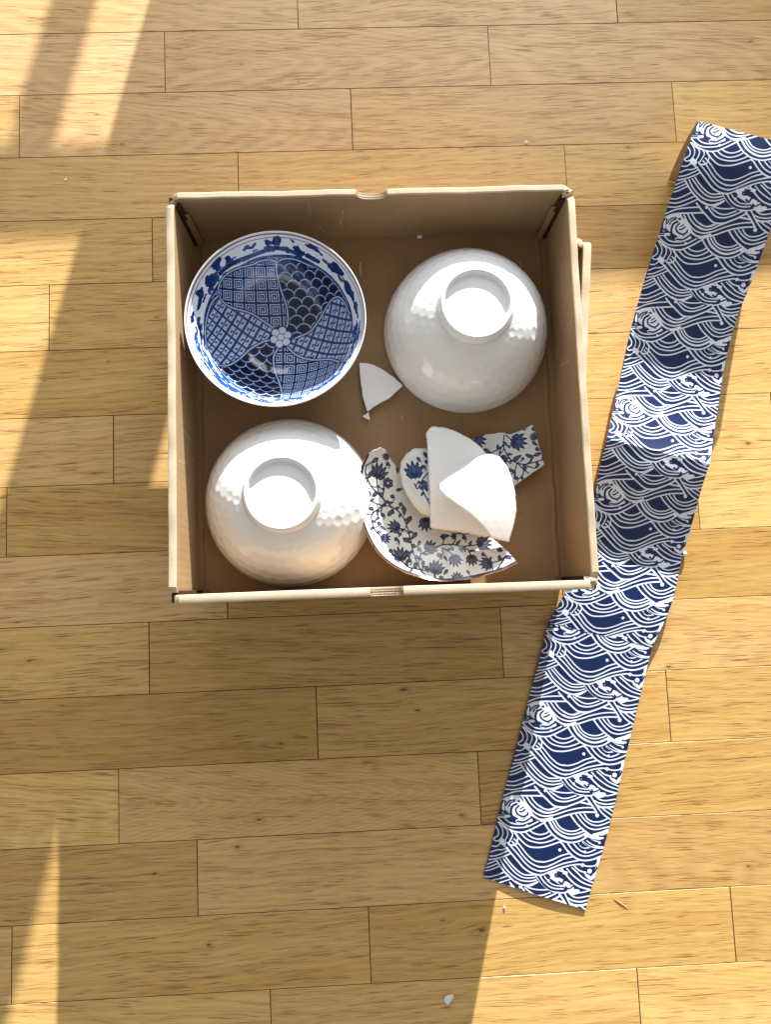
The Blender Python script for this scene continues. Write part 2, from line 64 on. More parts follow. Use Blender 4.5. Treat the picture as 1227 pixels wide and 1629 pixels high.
FE = {"stems":[[0.0095,0.0872,0.014,0.0827,0.0249,0.0726],[0.0005,0.0789,0.0077,0.0756,0.0175,0.0722,0.0252,0.0716,0.0313,0.0677,0.0364,0.0615,0.0399,0.052,0.0421,0.0419,0.0436,0.0306,0.0464,0.0193,0.05,0.0106,0.0537,0.0058],[0.0175,0.0719,0.0114,0.0678,0.0072,0.0633,0.0067,0.0586,0.0093,0.0492,0.015,0.043],[0.041,0.0453,0.0372,0.0494,0.0319,0.051],[0.0487,0.0113,0.0435,0.0128,0.0376,0.0144,0.0326,0.0205],[0.0479,0.0153,0.0491,0.0212,0.052,0.0263,0.0574,0.0288],[0.0036,0.1078,0.0027,0.1017,0.0042,0.0963,0.0082,0.0888,0.0134,0.0839,0.0172,0.081],[0.0132,0.0973,0.0133,0.0899,0.014,0.0838],[0.0196,0.089,0.0179,0.0803],[-0.0001,0.0966,0.0042,0.0963],[0.0033,0.1078,0.0091,0.1109],[0.0506,0.0106,0.0528,0.0138,0.0567,0.0143],[0.0379,0.0144,0.0381,0.019,0.0405,0.0209],[0.0312,0.0351,0.0314,0.0391,0.0288,0.0405],[0.0443,0.0319,0.047,0.0325],[0.0661,0.0308,0.0708,0.0336,0.0799,0.034,0.0912,0.0317,0.1041,0.0323],[0.0706,0.031,0.0766,0.0281,0.0809,0.0234],[0.0911,0.0313,0.0955,0.0273,0.0968,0.0228],[0.0814,0.034,0.0847,0.0384,0.0834,0.043],[0.0857,0.0437,0.0895,0.0439,0.0932,0.0411],[0.0623,0.0001,0.0623,0.0068],[0.1085,0.0019,0.1181,0.0098,0.1271,0.0208],[0.1138,0.0149,0.1207,0.0165,0.1275,0.0208],[0.0713,0.0291,0.0719,0.0253,0.0687,0.0231],[0.0613,-0.0004,0.0617,0.0068],[0.0094,0.0519,0.0128,0.0524,0.0135,0.055],[0.0153,0.0656,0.0168,0.0702]],"leaves":[[0.0245,0.0639,0.0281,0.0698],[0.0444,0.0628,0.0394,0.0543],[0.049,0.047,0.043,0.0399],[0.0348,0.0416,0.0426,0.0366],[0.0389,0.0298,0.0399,0.0215],[0.0516,0.0389,0.0483,0.0324],[0.0531,0.0203,0.0517,0.0132],[0.0378,0.0721,0.0377,0.0627],[0.0145,0.0617,0.0097,0.0578],[0.0148,0.053,0.0199,0.0488],[0.045,0.0187,0.0454,0.0114],[0.0344,0.0469,0.0309,0.0424],[0.0092,0.1035,0.0045,0.0963],[0.0076,0.0804,0.014,0.0838],[0.0006,0.0884,0.0055,0.0875],[0.0153,0.1154,0.0084,0.1103],[0.0308,0.0865,0.0375,0.0883],[0.0331,0.1094,0.0328,0.102],[0.07,0.0416,0.0796,0.0424],[0.0874,0.0315,0.0901,0.0253],[0.0722,0.0237,0.0749,0.0184],[0.0746,0.0108,0.0701,0.0058],[0.0915,0.0094,0.0935,0.0048],[0.1034,0.0051,0.1078,0.0027],[0.1141,0.0205,0.1124,0.0161],[0.0218,0.062,0.0274,0.0692]],"flowers":[[0.0322,0.0503,0.0215,0.0547,0.0105],[0.0326,0.0202,0.0298,0.0332,0.012],[0.0568,0.0284,0.0658,0.0364,0.012],[0.015,0.0424,0.0235,0.04,0.01],[0.0617,0.0075,0.0655,0.0179,0.01],[0.0809,0.0234,0.0841,0.0127,0.012],[0.0968,0.0228,0.0978,0.0129,0.012],[0.1041,0.0323,0.1165,0.0356,0.012],[0.0623,0.0076,0.067,0.0194,0.011],[0.0819,-0.0007,0.0824,0.0083,0.01],[0.1138,0.0149,0.1031,0.0134,0.009],[0.0129,0.0973,0.0185,0.1106,0.012],[0.0576,0.06,0.0583,0.0473,0.012],[0.0,0.0829,0.0028,0.0848,0.007],[0.0241,0.1185,0.0199,0.1139,0.006],[0.1235,0.0255,0.1199,0.0279,0.006]],"dots":[[0.0172,0.0635],[0.0135,0.0554],[0.0349,0.0735],[0.0272,0.0809],[0.0068,0.069],[0.0288,0.0405],[0.023,0.0295],[0.0398,0.0202],[0.0553,0.0123],[0.0499,0.0304],[0.0834,0.043],[0.0927,0.0396],[0.0688,0.0239],[0.0677,0.0032],[0.0946,0.0025],[0.1082,0.023],[0.1202,0.0075],[0.0238,0.1104],[0.0047,0.0835],[0.0003,0.0735],[0.0008,0.0695],[-0.0014,0.0643],[0.0678,0.0244]],"rosettes":[[0.0234,0.0932],[0.0009,0.0712]]}
FD = {"stems":[[0.1363,0.1357,0.135,0.1265,0.1378,0.1176,0.1432,0.1108,0.1525,0.1071,0.1635,0.1085,0.1732,0.1111],[0.1233,0.1196,0.1308,0.123,0.1354,0.1272],[0.1381,0.1356,0.1429,0.1306],[0.1304,0.1164,0.1323,0.1229,0.1354,0.1272],[0.1481,0.1076,0.1529,0.1023,0.1571,0.0985],[0.1532,0.1067,0.1632,0.1027],[0.1529,0.1016,0.1519,0.0972,0.148,0.0937],[0.1569,0.108,0.1607,0.1108,0.161,0.1152],[0.1467,0.1077,0.1449,0.1026,0.1405,0.1013]],"leaves":[[0.1429,0.1108,0.1516,0.116],[0.1618,0.1285,0.1674,0.1238],[0.1625,0.1148,0.1706,0.1167],[0.1155,0.1235,0.1233,0.1188],[0.1537,0.1395,0.1575,0.1405]],"flowers":[[0.1429,0.1306,0.1573,0.1264,0.014],[0.1059,0.1349,0.1179,0.1279,0.01],[0.1318,0.1156,0.1372,0.1073,0.009],[0.1664,0.1313,0.16,0.1345,0.009]],"dots":[[0.1588,0.1146],[0.1665,0.1209],[0.1405,0.1021],[0.1452,0.0946],[0.164,0.1402]],"rosettes":[]}
FC = {"stems":[[0.0554,0.0943,0.05,0.0855,0.0472,0.0906],[0.0554,0.0943,0.0585,0.0982,0.0606,0.1001],[0.0554,0.0943,0.0549,0.0843,0.0612,0.0701]],"leaves":[[0.0549,0.0943,0.0593,0.0826],[0.0509,0.1161,0.0551,0.1104],[0.0581,0.1214,0.0613,0.1142]],"flowers":[[0.0485,0.0956,0.0462,0.1118,0.011]],"dots":[[0.0569,0.1063],[0.0602,0.1112]],"rosettes":[]}
CRUMBS = [[0.0638,-0.4061,0,0.0085],[0.1953,0.4782,0,0.005],[-0.3085,0.4483,0,0.004],[0.1243,-0.3241,0,0.003],[0.3324,0.0182,0,0.006],[-0.1593,0.1039,0.066,0.004],[0.0651,0.3394,0.066,0.005],[-0.2704,0.1196,0,0.002],[0.2408,-0.3266,0,0]]
KNOTS = [[-0.1157,0.578,0.003],[-0.2748,0.5227,0.004],[-0.2478,0.4878,0.003],[-0.2124,0.2915,0.004],[-0.3296,0.2271,0.003],[-0.1165,-0.2285,0.006],[-0.1382,-0.2533,0.006],[-0.1683,-0.344,0.005],[-0.22,-0.2747,0.004],[-0.0927,-0.1557,0.005],[0.0337,-0.108,0.007],[0.0469,-0.1293,0.005],[0.0863,-0.2343,0.005],[0.1012,-0.3449,0.007],[-0.3554,-0.0234,0.003],[-0.3432,-0.0623,0.004],[0.3728,-0.2979,0.004],[0.3085,0.4695,0.006],[0.412,0.1331,0.006],[0.0624,-0.3333,0.004],[0.2651,-0.3566,0.002],[0.3045,-0.3557,0.003],[0.1232,0.4727,0.004],[0.3084,-0.0969,0.005],[-0.2635,0.2452,0.003],[0.4581,0.593,0.004],[-0.054,0.5558,0.002],[0.2128,-0.3288,0.002]]
# ================================================================ helpers
def link(name, me, parent=None):
    o = bpy.data.objects.new(name, me); COL.objects.link(o)
    if parent is not None: o.parent = parent
    return o
def tag(o, label=None, cat=None, group=None, kind=None):
    if label: o['label'] = label
    if cat: o['category'] = cat
    if group: o['group'] = group
    if kind: o['kind'] = kind
    return o
def mesh(name, verts, faces, mats, smooth=True, fm=None):
    me = bpy.data.meshes.new(name)
    me.from_pydata([tuple(v) for v in verts], [], faces)
    for m in mats: me.materials.append(m)
    if fm is not None: me.polygons.foreach_set('material_index', fm)
    me.polygons.foreach_set('use_smooth', [smooth] * len(me.polygons))
    me.update()
    return me
def from_bm(name, bm, mats, smooth=False):
    me = bpy.data.meshes.new(name); bm.to_mesh(me); bm.free()
    for m in mats: me.materials.append(m)
    me.polygons.foreach_set('use_smooth', [smooth] * len(me.polygons))
    return me
def pairs(a): return np.array(a, float).reshape(-1, 2)

class NT:
    def __init__(s, name):
        s.m = bpy.data.materials.new(name); s.m.use_nodes = True
        s.t = s.m.node_tree; s.b = s.t.nodes["Principled BSDF"]
    def n(s, typ, ins=None, **kw):
        nd = s.t.nodes.new(typ)
        for k, v in kw.items(): setattr(nd, k, v)
        for k, v in (ins or {}).items(): s.set(nd, k, v)
        return nd
    def set(s, nd, k, v):
        if hasattr(v, 'is_output'): s.t.links.new(v, nd.inputs[k])
        else: nd.inputs[k].default_value = v
    def math(s, op, a, b=0.0, c=0.0):
        nd = s.n('ShaderNodeMath', operation=op)
        s.set(nd, 0, a); s.set(nd, 1, b); s.set(nd, 2, c); return nd.outputs[0]
    def mix(s, f, a, b, blend='MIX'):
        nd = s.n('ShaderNodeMix', data_type='RGBA', blend_type=blend)
        s.set(nd, 0, f); s.set(nd, 6, a); s.set(nd, 7, b); return nd.outputs[2]
    def ramp(s, f, stops):
        nd = s.n('ShaderNodeValToRGB'); s.set(nd, 0, f); e = nd.color_ramp.elements
        while len(e) < len(stops): e.new(0.5)
        for i, (p, c) in enumerate(stops): e[i].position = p; e[i].color = c
        return nd.outputs[0]
    def noise(s, vec, scale, detail=3.0, rough=0.5, dist=0.0):
        nd = s.n('ShaderNodeTexNoise', {'Vector': vec, 'Scale': scale, 'Detail': detail, 'Roughness': rough, 'Distortion': dist})
        return nd.outputs[0]
    def bump(s, h, strength, dist):
        nd = s.n('ShaderNodeBump', {'Height': h, 'Strength': strength, 'Distance': dist}); return nd.outputs[0]
    def comb(s, x, y, z):
        nd = s.n('ShaderNodeCombineXYZ'); s.set(nd, 0, x); s.set(nd, 1, y); s.set(nd, 2, z); return nd.outputs[0]
    def sep(s, v):
        nd = s.n('ShaderNodeSeparateXYZ'); s.set(nd, 0, v); return nd.outputs
    def out(s, **kw):
        for k, v in kw.items(): s.set(s.b, k.replace('_', ' '), v)
        return s.m
def g(v): return (v, v, v, 1)
def srgb(r, gg, b):
    f = lambda c: (c / 255 / 12.92) if c / 255 <= 0.04045 else ((c / 255 + 0.055) / 1.055) ** 2.4
    return (f(r), f(gg), f(b), 1)

# ================================================================ materials
def oak():
    k = NT("oak_plank")
    P = k.n('ShaderNodeTexCoord').outputs['Object']
    at = lambda nm: k.n('ShaderNodeAttribute', attribute_type='OBJECT', attribute_name=nm)
    seed = at('seed').outputs['Fac']; tone = at('tone').outputs['Fac']; hue = at('hue').outputs['Fac']
    cath = at('cathedral').outputs['Fac']; slope = at('grain_slope').outputs['Fac']
    X, Y, _ = k.sep(P)
    kx, ky, _ = k.sep(at('knot_one').outputs['Vector']); ks = at('knot_one_size').outputs['Fac']
    lx, ly, _ = k.sep(at('knot_two').outputs['Vector']); ls = at('knot_two_size').outputs['Fac']
    def dist(cx, cy, sx=1.0):
        dx = k.math('MULTIPLY', k.math('SUBTRACT', X, cx), sx); dy = k.math('SUBTRACT', Y, cy)
        return k.math('SQRT', k.math('ADD', k.math('MULTIPLY', dx, dx), k.math('MULTIPLY', dy, dy))), dy
    d1, dy1 = dist(kx, ky, 0.45); d2, dy2 = dist(lx, ly, 0.45)
    # grain bends round the knots
    def push(d, dy, s):
        w = k.math('DIVIDE', k.math('MULTIPLY', s, s), k.math('ADD', k.math('MULTIPLY', d, d), k.math('MULTIPLY', s, s)))
        return k.math('MULTIPLY', k.math('MULTIPLY', w, dy), -0.6)
    Yw = k.math('ADD', Y, k.math('ADD', push(d1, dy1, k.math('MULTIPLY', ks, 2.2)), push(d2, dy2, k.math('MULTIPLY', ls, 2.2))))
    wav = k.noise(k.comb(k.math('MULTIPLY', X, 5.0), k.math('MULTIPLY', Y, 9.0), seed), 1.0, 2.0)
    Yw = k.math('ADD', Yw, k.math('MULTIPLY', k.math('SUBTRACT', wav, 0.5), 0.012))
    Yw = k.math('ADD', Yw, k.math('MULTIPLY', X, slope))
    # cathedral arches: y grows with x squared on flat-sawn boards
    xx = k.math('SUBTRACT', X, k.math('MULTIPLY', k.math('SINE', k.math('MULTIPLY', seed, 7.1)), 0.12))
    arch = k.math('MULTIPLY', k.math('SQRT', k.math('ADD', k.math('MULTIPLY', k.math('MULTIPLY', Y, Y), 26.0), 0.0004)), cath)
    ring_in = k.math('ADD', k.math('ADD', k.math('MULTIPLY', Yw, k.math('SUBTRACT', 1.0, cath)), k.math('MULTIPLY', xx, k.math('MULTIPLY', cath, 0.45))), k.math('MULTIPLY', arch, 0.35))
    rn = k.noise(k.comb(k.math('MULTIPLY', X, 9.0), k.math('MULTIPLY', Yw, 30.0), k.math('ADD', seed, 3.0)), 1.0, 2.0)
    ring_in = k.math('ADD', ring_in, k.math('MULTIPLY', rn, 0.018))
    rings = k.math('MULTIPLY_ADD', k.math('SINE', k.math('MULTIPLY', ring_in, 900.0)), 0.5, 0.5)
    big = k.noise(k.comb(k.math('MULTIPLY', X, 3.5), k.math('MULTIPLY', Yw, 34.0), seed), 1.0, 3.0)
    fib = k.noise(k.comb(k.math('MULTIPLY', X, 28.0), k.math('MULTIPLY', Yw, 640.0), seed), 1.0, 4.0, 0.6)
    pore = k.noise(k.comb(k.math('MULTIPLY', X, 34.0), k.math('MULTIPLY', Yw, 1200.0), k.math('ADD', seed, 9.0)), 1.0, 1.5, 0.5)
    patch = k.noise(k.comb(k.math('MULTIPLY', X, 11.0), k.math('MULTIPLY', Yw, 120.0), k.math('ADD', seed, 5.0)), 1.0, 2.0)
    c = k.mix(big, srgb(212, 170, 92), srgb(238, 206, 134))
    c = k.mix(k.math('MULTIPLY', hue, 0.75), c, srgb(222, 186, 142))            # paler, pinker boards; in the top rows this paints floor sheen
    c = k.mix(k.math('MULTIPLY', k.math('SUBTRACT', 1.0, fib), 0.34), c, srgb(172, 118, 52))
    c = k.mix(k.math('MULTIPLY', k.ramp(patch, [(0, g(0)), (.46, g(0)), (.72, g(1)), (1, g(1))]), 0.28), c, srgb(178, 122, 54))
    c = k.mix(k.math('MULTIPLY', rings, 0.18), c, srgb(150, 102, 52))
    pore2 = k.noise(k.comb(k.math('MULTIPLY', X, 16.0), k.math('MULTIPLY', Yw, 420.0), k.math('ADD', seed, 21.0)), 1.0, 3.0, 0.65)
    c = k.mix(k.math('MULTIPLY', k.ramp(pore2, [(0, g(0)), (0.52, g(0)), (0.72, g(1)), (1, g(1))]), 0.30), c, srgb(150, 98, 44))
    pm = k.ramp(k.math('ADD', pore, k.math('MULTIPLY', k.math('SUBTRACT', patch, 0.5), 0.22)), [(0.0, g(0)), (0.60, g(0)), (0.66, g(1)), (1.0, g(1))])
    c = k.mix(k.math('MULTIPLY', pm, 0.66), c, srgb(112, 72, 33))
    def knot(c, d, s, z):
        nn = k.noise(k.comb(k.math('MULTIPLY', X, 160.0), k.math('MULTIPLY', Y, 160.0), z), 1.0, 2.0)
        q = k.math('DIVIDE', d, k.math('ADD', s, 0.00001))
        q = k.math('ADD', q, k.math('MULTIPLY', k.math('SUBTRACT', nn, 0.5), 0.7))
        on = k.math('GREATER_THAN', s, 0.0002)
        halo = k.math('MULTIPLY', k.ramp(q, [(0.0, g(1)), (0.35, g(0.8)), (1.0, g(0)), (1.0, g(0))]), on)
        c = k.mix(k.math('MULTIPLY', halo, 0.4), c, srgb(120, 78, 36))
        core = k.math('MULTIPLY', k.ramp(q, [(0.0, g(1)), (0.20, g(1)), (0.36, g(0)), (1.0, g(0))]), on)
        return k.mix(k.math('MULTIPLY', core, 0.7), c, srgb(62, 42, 24))
    ks = k.math('MULTIPLY', ks, 0.8); ls = k.math('MULTIPLY', ls, 0.8)
    c = knot(c, d1, ks, 1.0); c = knot(c, d2, ls, 4.0)
    W2 = k.n('ShaderNodeTexCoord').outputs['Object']
    dirt = k.noise(k.comb(k.math('MULTIPLY', X, 260.0), k.math('MULTIPLY', Y, 260.0), seed), 1.0, 1.0)
    dm = k.ramp(dirt, [(0.0, g(0)), (0.83, g(0)), (0.85, g(1)), (1.0, g(1))])
    c = k.mix(k.math('MULTIPLY', dm, 0.5), c, srgb(84, 54, 28))
    t2 = k.math('POWER', tone, 1.25); t3 = k.math('POWER', tone, 1.7)
    c = k.mix(1.0, c, k.comb(tone, t2, t3), 'MULTIPLY')
    h = k.math('SUBTRACT', k.math('MULTIPLY', fib, 0.5), k.math('MULTIPLY', pm, 1.0))
    scr = k.noise(k.comb(k.math('MULTIPLY', X, 6.0), k.math('MULTIPLY', Y, 11.0), seed), 1.0, 2.0)
    return k.out(Base_Color=c, Roughness=k.math('MULTIPLY_ADD', scr, 0.16, 0.30), Normal=k.bump(h, 0.34, 0.0005), **{'Specular_IOR_Level': 0.42})

def cardboard(name, light=(178, 150, 114), dark=(154, 126, 92)):
    k = NT(name); P = k.n('ShaderNodeTexCoord').outputs['Object']
    X, Y, Z = k.sep(P)
    a = k.noise(P, 900.0, 3.0, 0.7); b = k.noise(P, 22.0, 3.0)
    c = k.mix(b, srgb(*dark), srgb(*light))
    c = k.mix(k.ramp(a, [(0, g(0)), (0.55, g(0)), (0.75, g(1)), (1, g(1))]), c, srgb(light[0] - 44, light[1] - 46, light[2] - 44))
    cor = k.math('SINE', k.math('MULTIPLY', X, 920.0))
    fl = k.noise(k.comb(k.math('MULTIPLY', X, 40.0), k.math('MULTIPLY', Y, 40.0), k.math('MULTIPLY', Z, 2.0)), 6.0, 2.0)
    c = k.mix(k.math('MULTIPLY', fl, 0.25), c, srgb(dark[0] - 14, dark[1] - 16, dark[2] - 16))
    sc = k.noise(k.comb(k.math('MULTIPLY', X, 60.0), k.math('MULTIPLY', Y, 22.0), k.math('MULTIPLY', Z, 16.0)), 1.0, 2.0, 0.5, 1.2)
    sm = k.ramp(sc, [(0, g(0)), (0.735, g(0)), (0.76, g(1)), (1, g(1))])
    c = k.mix(k.math('MULTIPLY', sm, 0.45), c, srgb(226, 202, 168))
    return k.out(Base_Color=c, Roughness=0.72, Normal=k.bump(k.math('ADD', k.math('MULTIPLY', cor, 0.12 if name == 'kraft_cardboard' else 0.0), k.math('ADD', a, k.math('MULTIPLY', b, 1.5))), 0.35, 0.0005), **{'Specular_IOR_Level': 0.25})

def plain(name, col, rough, spec=0.5, coat=0.0, nscale=60.0, namp=0.06):
    k = NT(name); P = k.n('ShaderNodeTexCoord').outputs['Object']
    n = k.noise(P, nscale, 3.0)
    c = k.mix(n, tuple(v * (1 - namp) for v in col[:3]) + (1,), tuple(min(1, v * (1 + namp)) for v in col[:3]) + (1,))
    return k.out(Base_Color=c, Roughness=rough, Coat_Weight=coat, Coat_Roughness=0.05, **{'Specular_IOR_Level': spec})

M_OAK = oak()
M_CARD = cardboard("kraft_cardboard")
M_EDGE = cardboard("sunlit_top_and_cut_edge", (208, 190, 164), (192, 172, 144))  # same kraft lightened: sunlight on wall tops put into colour; also cut edges
M_BASE = cardboard("shaded_kraft_base", (156, 126, 92), (132, 104, 73))  # same kraft darkened: the shade inside the box put into its colour
M_DARK = plain("gap_shade_filler", srgb(70, 50, 34), 0.9, 0.1)  # dark filler, shade of the corner gaps and slots painted as solid blocks
M_KRAFT = cardboard("kraft_paper_back", (190, 168, 132), (172, 148, 112))
M_PORC = plain("white_glazed_porcelain", (0.83, 0.83, 0.825, 1), 0.08, 0.5, 0.0, 30.0, 0.012)
M_BISQ = plain("broken_porcelain_edge", (0.76, 0.74, 0.71, 1), 0.55, 0.35, 0.0, 700.0, 0.10)
M_BROWN = plain("brown_glaze_line", srgb(112, 74, 54), 0.25)
M_CHIP = plain("porcelain_chip", (0.78, 0.78, 0.78, 1), 0.3, 0.5, 0.0, 500.0, 0.1)
M_PAINT = plain("white_window_paint", (0.72, 0.71, 0.68, 1), 0.4)
M_SUB = plain("under_floor", srgb(70, 46, 24), 0.9, 0.1)
M_FIELD = plain("far_floor_oak", srgb(190, 150, 98), 0.5, 0.3)

# ================================================================ prints drawn with numpy
def smooth(pts, n=10):
    p = np.asarray(pts, float)
    if len(p) < 3: return p
    q = np.vstack([2 * p[0] - p[1], p, 2 * p[-1] - p[-2]]); out = []
    for i in range(1, len(q) - 2):
        a, b, c, d = q[i - 1], q[i], q[i + 1], q[i + 2]
        for t in np.linspace(0, 1, n, endpoint=False):
            out.append(0.5 * (2 * b + (c - a) * t + (2 * a - 5 * b + 4 * c - d) * t * t + (3 * b - a - 3 * c + d) * t ** 3))
    out.append(p[-1]); return np.array(out)
class Canvas:
    def __init__(s, x0, y0, x1, y1, res, bgc):
        s.x0, s.y0, s.res = x0, y0, res
        s.w = int(round((x1 - x0) * res)); s.h = int(round((y1 - y0) * res))
        s.a = np.ones((s.h, s.w, 3)) * np.array(bgc) / 255.0
        s.X, s.Y = np.meshgrid(x0 + (np.arange(s.w) + .5) / res, y0 + (np.arange(s.h) + .5) / res)
    def box(s, p, m):
        i0 = max(0, int((p[:, 0].min() - m - s.x0) * s.res)); i1 = min(s.w, int((p[:, 0].max() + m - s.x0) * s.res) + 2)
        j0 = max(0, int((p[:, 1].min() - m - s.y0) * s.res)); j1 = min(s.h, int((p[:, 1].max() + m - s.y0) * s.res) + 2)
        return slice(j0, max(j0, j1)), slice(i0, max(i0, i1))
    def blend(s, sl, al, col):
        col = np.asarray(col, float) / 255.0
        s.a[sl] = s.a[sl] * (1 - al[..., None]) + col * al[..., None]
    def stroke(s, pts, w, col, curve=True, taper=False):
        p = np.asarray(pts, float).reshape(-1, 2)
        if len(p) == 1: p = np.vstack([p, p + 1e-6])
        p = smooth(p) if curve else p
        sl = s.box(p, w); X, Y = s.X[sl], s.Y[sl]
        if X.size == 0: return
        d = np.full(X.shape, 1e9); N = len(p) - 1
        for i in range(N):
            a, b = p[i], p[i + 1]; v = b - a; L = v @ v + 1e-18
            t = np.clip(((X - a[0]) * v[0] + (Y - a[1]) * v[1]) / L, 0, 1)
            dd = np.hypot(X - a[0] - t * v[0], Y - a[1] - t * v[1])
            if taper: dd = dd + 0.5 * w * abs(2 * (i + .5) / N - 1) ** 2 * .6
            d = np.minimum(d, dd)
        s.blend(sl, np.clip((w / 2 - d) * s.res + .5, 0, 1), col)
    def inside(s, pts, sl):
        p = np.asarray(pts, float); X, Y = s.X[sl], s.Y[sl]; c = np.zeros(X.shape, bool); n = len(p)
        for i in range(n):
            a, b = p[i], p[(i + 1) % n]
            if a[1] == b[1]: continue
            m = ((a[1] > Y) != (b[1] > Y)) & (X < (b[0] - a[0]) * (Y - a[1]) / (b[1] - a[1]) + a[0]); c ^= m
        return c
    def poly(s, pts, col, curve=True, fn=None):
        p = np.asarray(pts, float).reshape(-1, 2)
        if curve: p = smooth(np.vstack([p, p[:1]]))
        sl = s.box(p, 0); m = s.inside(p, sl)
        if fn is None: s.blend(sl, m.astype(float), col)
        else:
            c = fn(s.X[sl], s.Y[sl]); s.a[sl] = np.where(m[..., None], c, s.a[sl])
    def image(s, name):
        im = bpy.data.images.new(name, s.w, s.h, alpha=False)
        px = np.ones((s.h, s.w, 4), np.float32); px[..., :3] = np.clip(s.a, 0, 1)
        im.pixels.foreach_set(px.ravel()); im.update(); im.pack(); return im
def printed(name, im, rough, spec=0.5, ext='CLIP', bump=0.0, coat=0.0, cr=0.12):
    k = NT(name); uv = k.n('ShaderNodeTexCoord').outputs['UV']
    t = k.n('ShaderNodeTexImage', {'Vector': uv}, image=im, extension=ext, interpolation='Cubic')
    P = k.n('ShaderNodeTexCoord').outputs['Object']; n = k.noise(P, 45.0, 3.0)
    c = k.mix(k.math('MULTIPLY', n, 0.10), t.outputs[0], k.mix(1.0, t.outputs[0], g(0.75), 'MULTIPLY'))
    kw = dict(Base_Color=c, Roughness=rough, Coat_Weight=coat, Coat_Roughness=cr)
    kw['Specular_IOR_Level'] = spec
    if bump: kw['Normal'] = k.bump(k.noise(P, 30.0, 2.0), bump, 0.004)
    return k.out(**kw)

NAVY = (4, 30, 76); PALE = (226, 231, 243)
# wave print of the paper band
WB = 0.112
cv = Canvas(-0.002, 0, WB - 0.002, PERIOD, 6400, NAVY)
for ins in (0, 1):
    pass
for w, col, pts in TILE:
    q = pairs(pts); w = w * (.83 if w < .0030 else .80) if col else w * 1.05
    for kk in range(-2, 3):
        cv.stroke(q + np.array([0, kk * PERIOD]), w, PALE if col else NAVY)
IM_WAVE = cv.image("wave_print")
M_WAVE = printed("wave_printed_paper", IM_WAVE, 0.36, 0.28, 'REPEAT', 0.25, 0.42, 0.2)

# inside of the blue bowl
BB = 0.108
cv = Canvas(-BB, -BB, BB, BB, 5200, (230, 235, 242))
R_ = np.hypot(cv.X, cv.Y); TH = np.arctan2(cv.Y, cv.X)
def fill(mask, col): cv.a[mask] = np.array(col) / 255.0
INK = (16, 46, 108); DEEP = (10, 17, 36); LINE = (178, 192, 220)
def scales(X, Y, cx, cy, pitch, up):
    Yy = (Y - cy) * up; Xx = X - cx; rowh = pitch * .62; rad = pitch * .56
    col = np.ones(X.shape + (3,)) * np.array(INK) / 255; best = np.full(X.shape, 9.); done = np.zeros(X.shape, bool)
    base = np.floor(Yy / rowh)
    for dr in (-2, -1, 0, 1):
        r = base + dr; off = np.where(np.mod(r, 2) == 0, 0, .5) * pitch
        cxx = np.round((Xx - off) / pitch) * pitch + off; d = np.hypot(Xx - cxx, (Yy - r * rowh))
        hit = (d < rad) & ~done
        f = np.clip(d / rad, 0, 1)[..., None]
        cc = np.array(DEEP) / 255 * (1 - f ** 3) + np.array((28, 66, 128)) / 255 * f ** 3
        cc = np.where((d > rad * .87)[..., None], np.array(LINE) / 255, cc)
        cc = np.where(((d > rad * .77) & (d <= rad * .87))[..., None], np.array(INK) / 255, cc)
        col = np.where(hit[..., None], cc, col); done |= hit
    return col
def keys(X, Y, pitch, ang):
    c, s_ = math.cos(ang), math.sin(ang); U = (X * c + Y * s_) / pitch; V = (-X * s_ + Y * c) / pitch
    u = np.mod(U, 1) - .5; v = np.mod(V, 1) - .5; m = np.maximum(abs(u), abs(v))
    path = [(-.37, -.37), (-.37, .37), (.37, .37), (.37, -.37), (-.19, -.37), (-.19, .19), (.19, .19), (.19, -.19), (-.02, -.19), (-.02, .02)]
    d = np.full(X.shape, 9.)
    for (x0, y0), (x1, y1) in zip(path[:-1], path[1:]):
        d = np.minimum(d, np.maximum(np.maximum(min(x0, x1) - u, u - max(x0, x1)), np.maximum(min(y0, y1) - v, v - max(y0, y1))))
    col = np.ones(X.shape + (3,)) * np.array((14, 44, 102)) / 255
    col = np.where((d < .043)[..., None], np.array(LINE) / 255, col)
    return np.where((m > .475)[..., None], np.array(DEEP) / 255, col)
def frets(X, Y, pitch, ang):
    c, s_ = math.cos(ang), math.sin(ang); U = (X * c + Y * s_) / pitch; V = (-X * s_ + Y * c) / pitch
    u = np.mod(U, 1) - .5; v = np.mod(V, 1) - .5; m = np.maximum(abs(u), abs(v))
    white = m < .40
    ln = lambda q, lo, hi, a: (abs(q) < .05) & (a > lo) & (a < hi)
    dark = ln(u, -.40, -.08, v) | ln(u, .08, .40, v) | ln(v, -.22, .22, u)
    dark |= ln(u + .22, -.22, .02, v) | ln(u - .22, -.02, .22, v)
    col = np.ones(X.shape + (3,)) * np.array((14, 42, 98)) / 255
    col = np.where((white & ~dark)[..., None], np.array((178, 192, 222)) / 255, col)
    edge = (m > .435) & (m < .46)
    col = np.where(edge[..., None], np.array((120, 142, 186)) / 255, col)
    return np.where((m > .475)[..., None], np.array(DEEP) / 255, col)
RB = 0.0832
wob = .0012 * np.sin(5 * TH + 1) + .0008 * np.sin(11 * TH)
for b in BANDS: cv.stroke(pairs(b), .0042, INK)
rng = np.random.RandomState(3)
for b in BLOBS:
    p = smooth(np.vstack([pairs(b), pairs(b)[:1]]), 4); p = p + rng.normal(0, .0005, p.shape); cv.poly(p, INK, False)
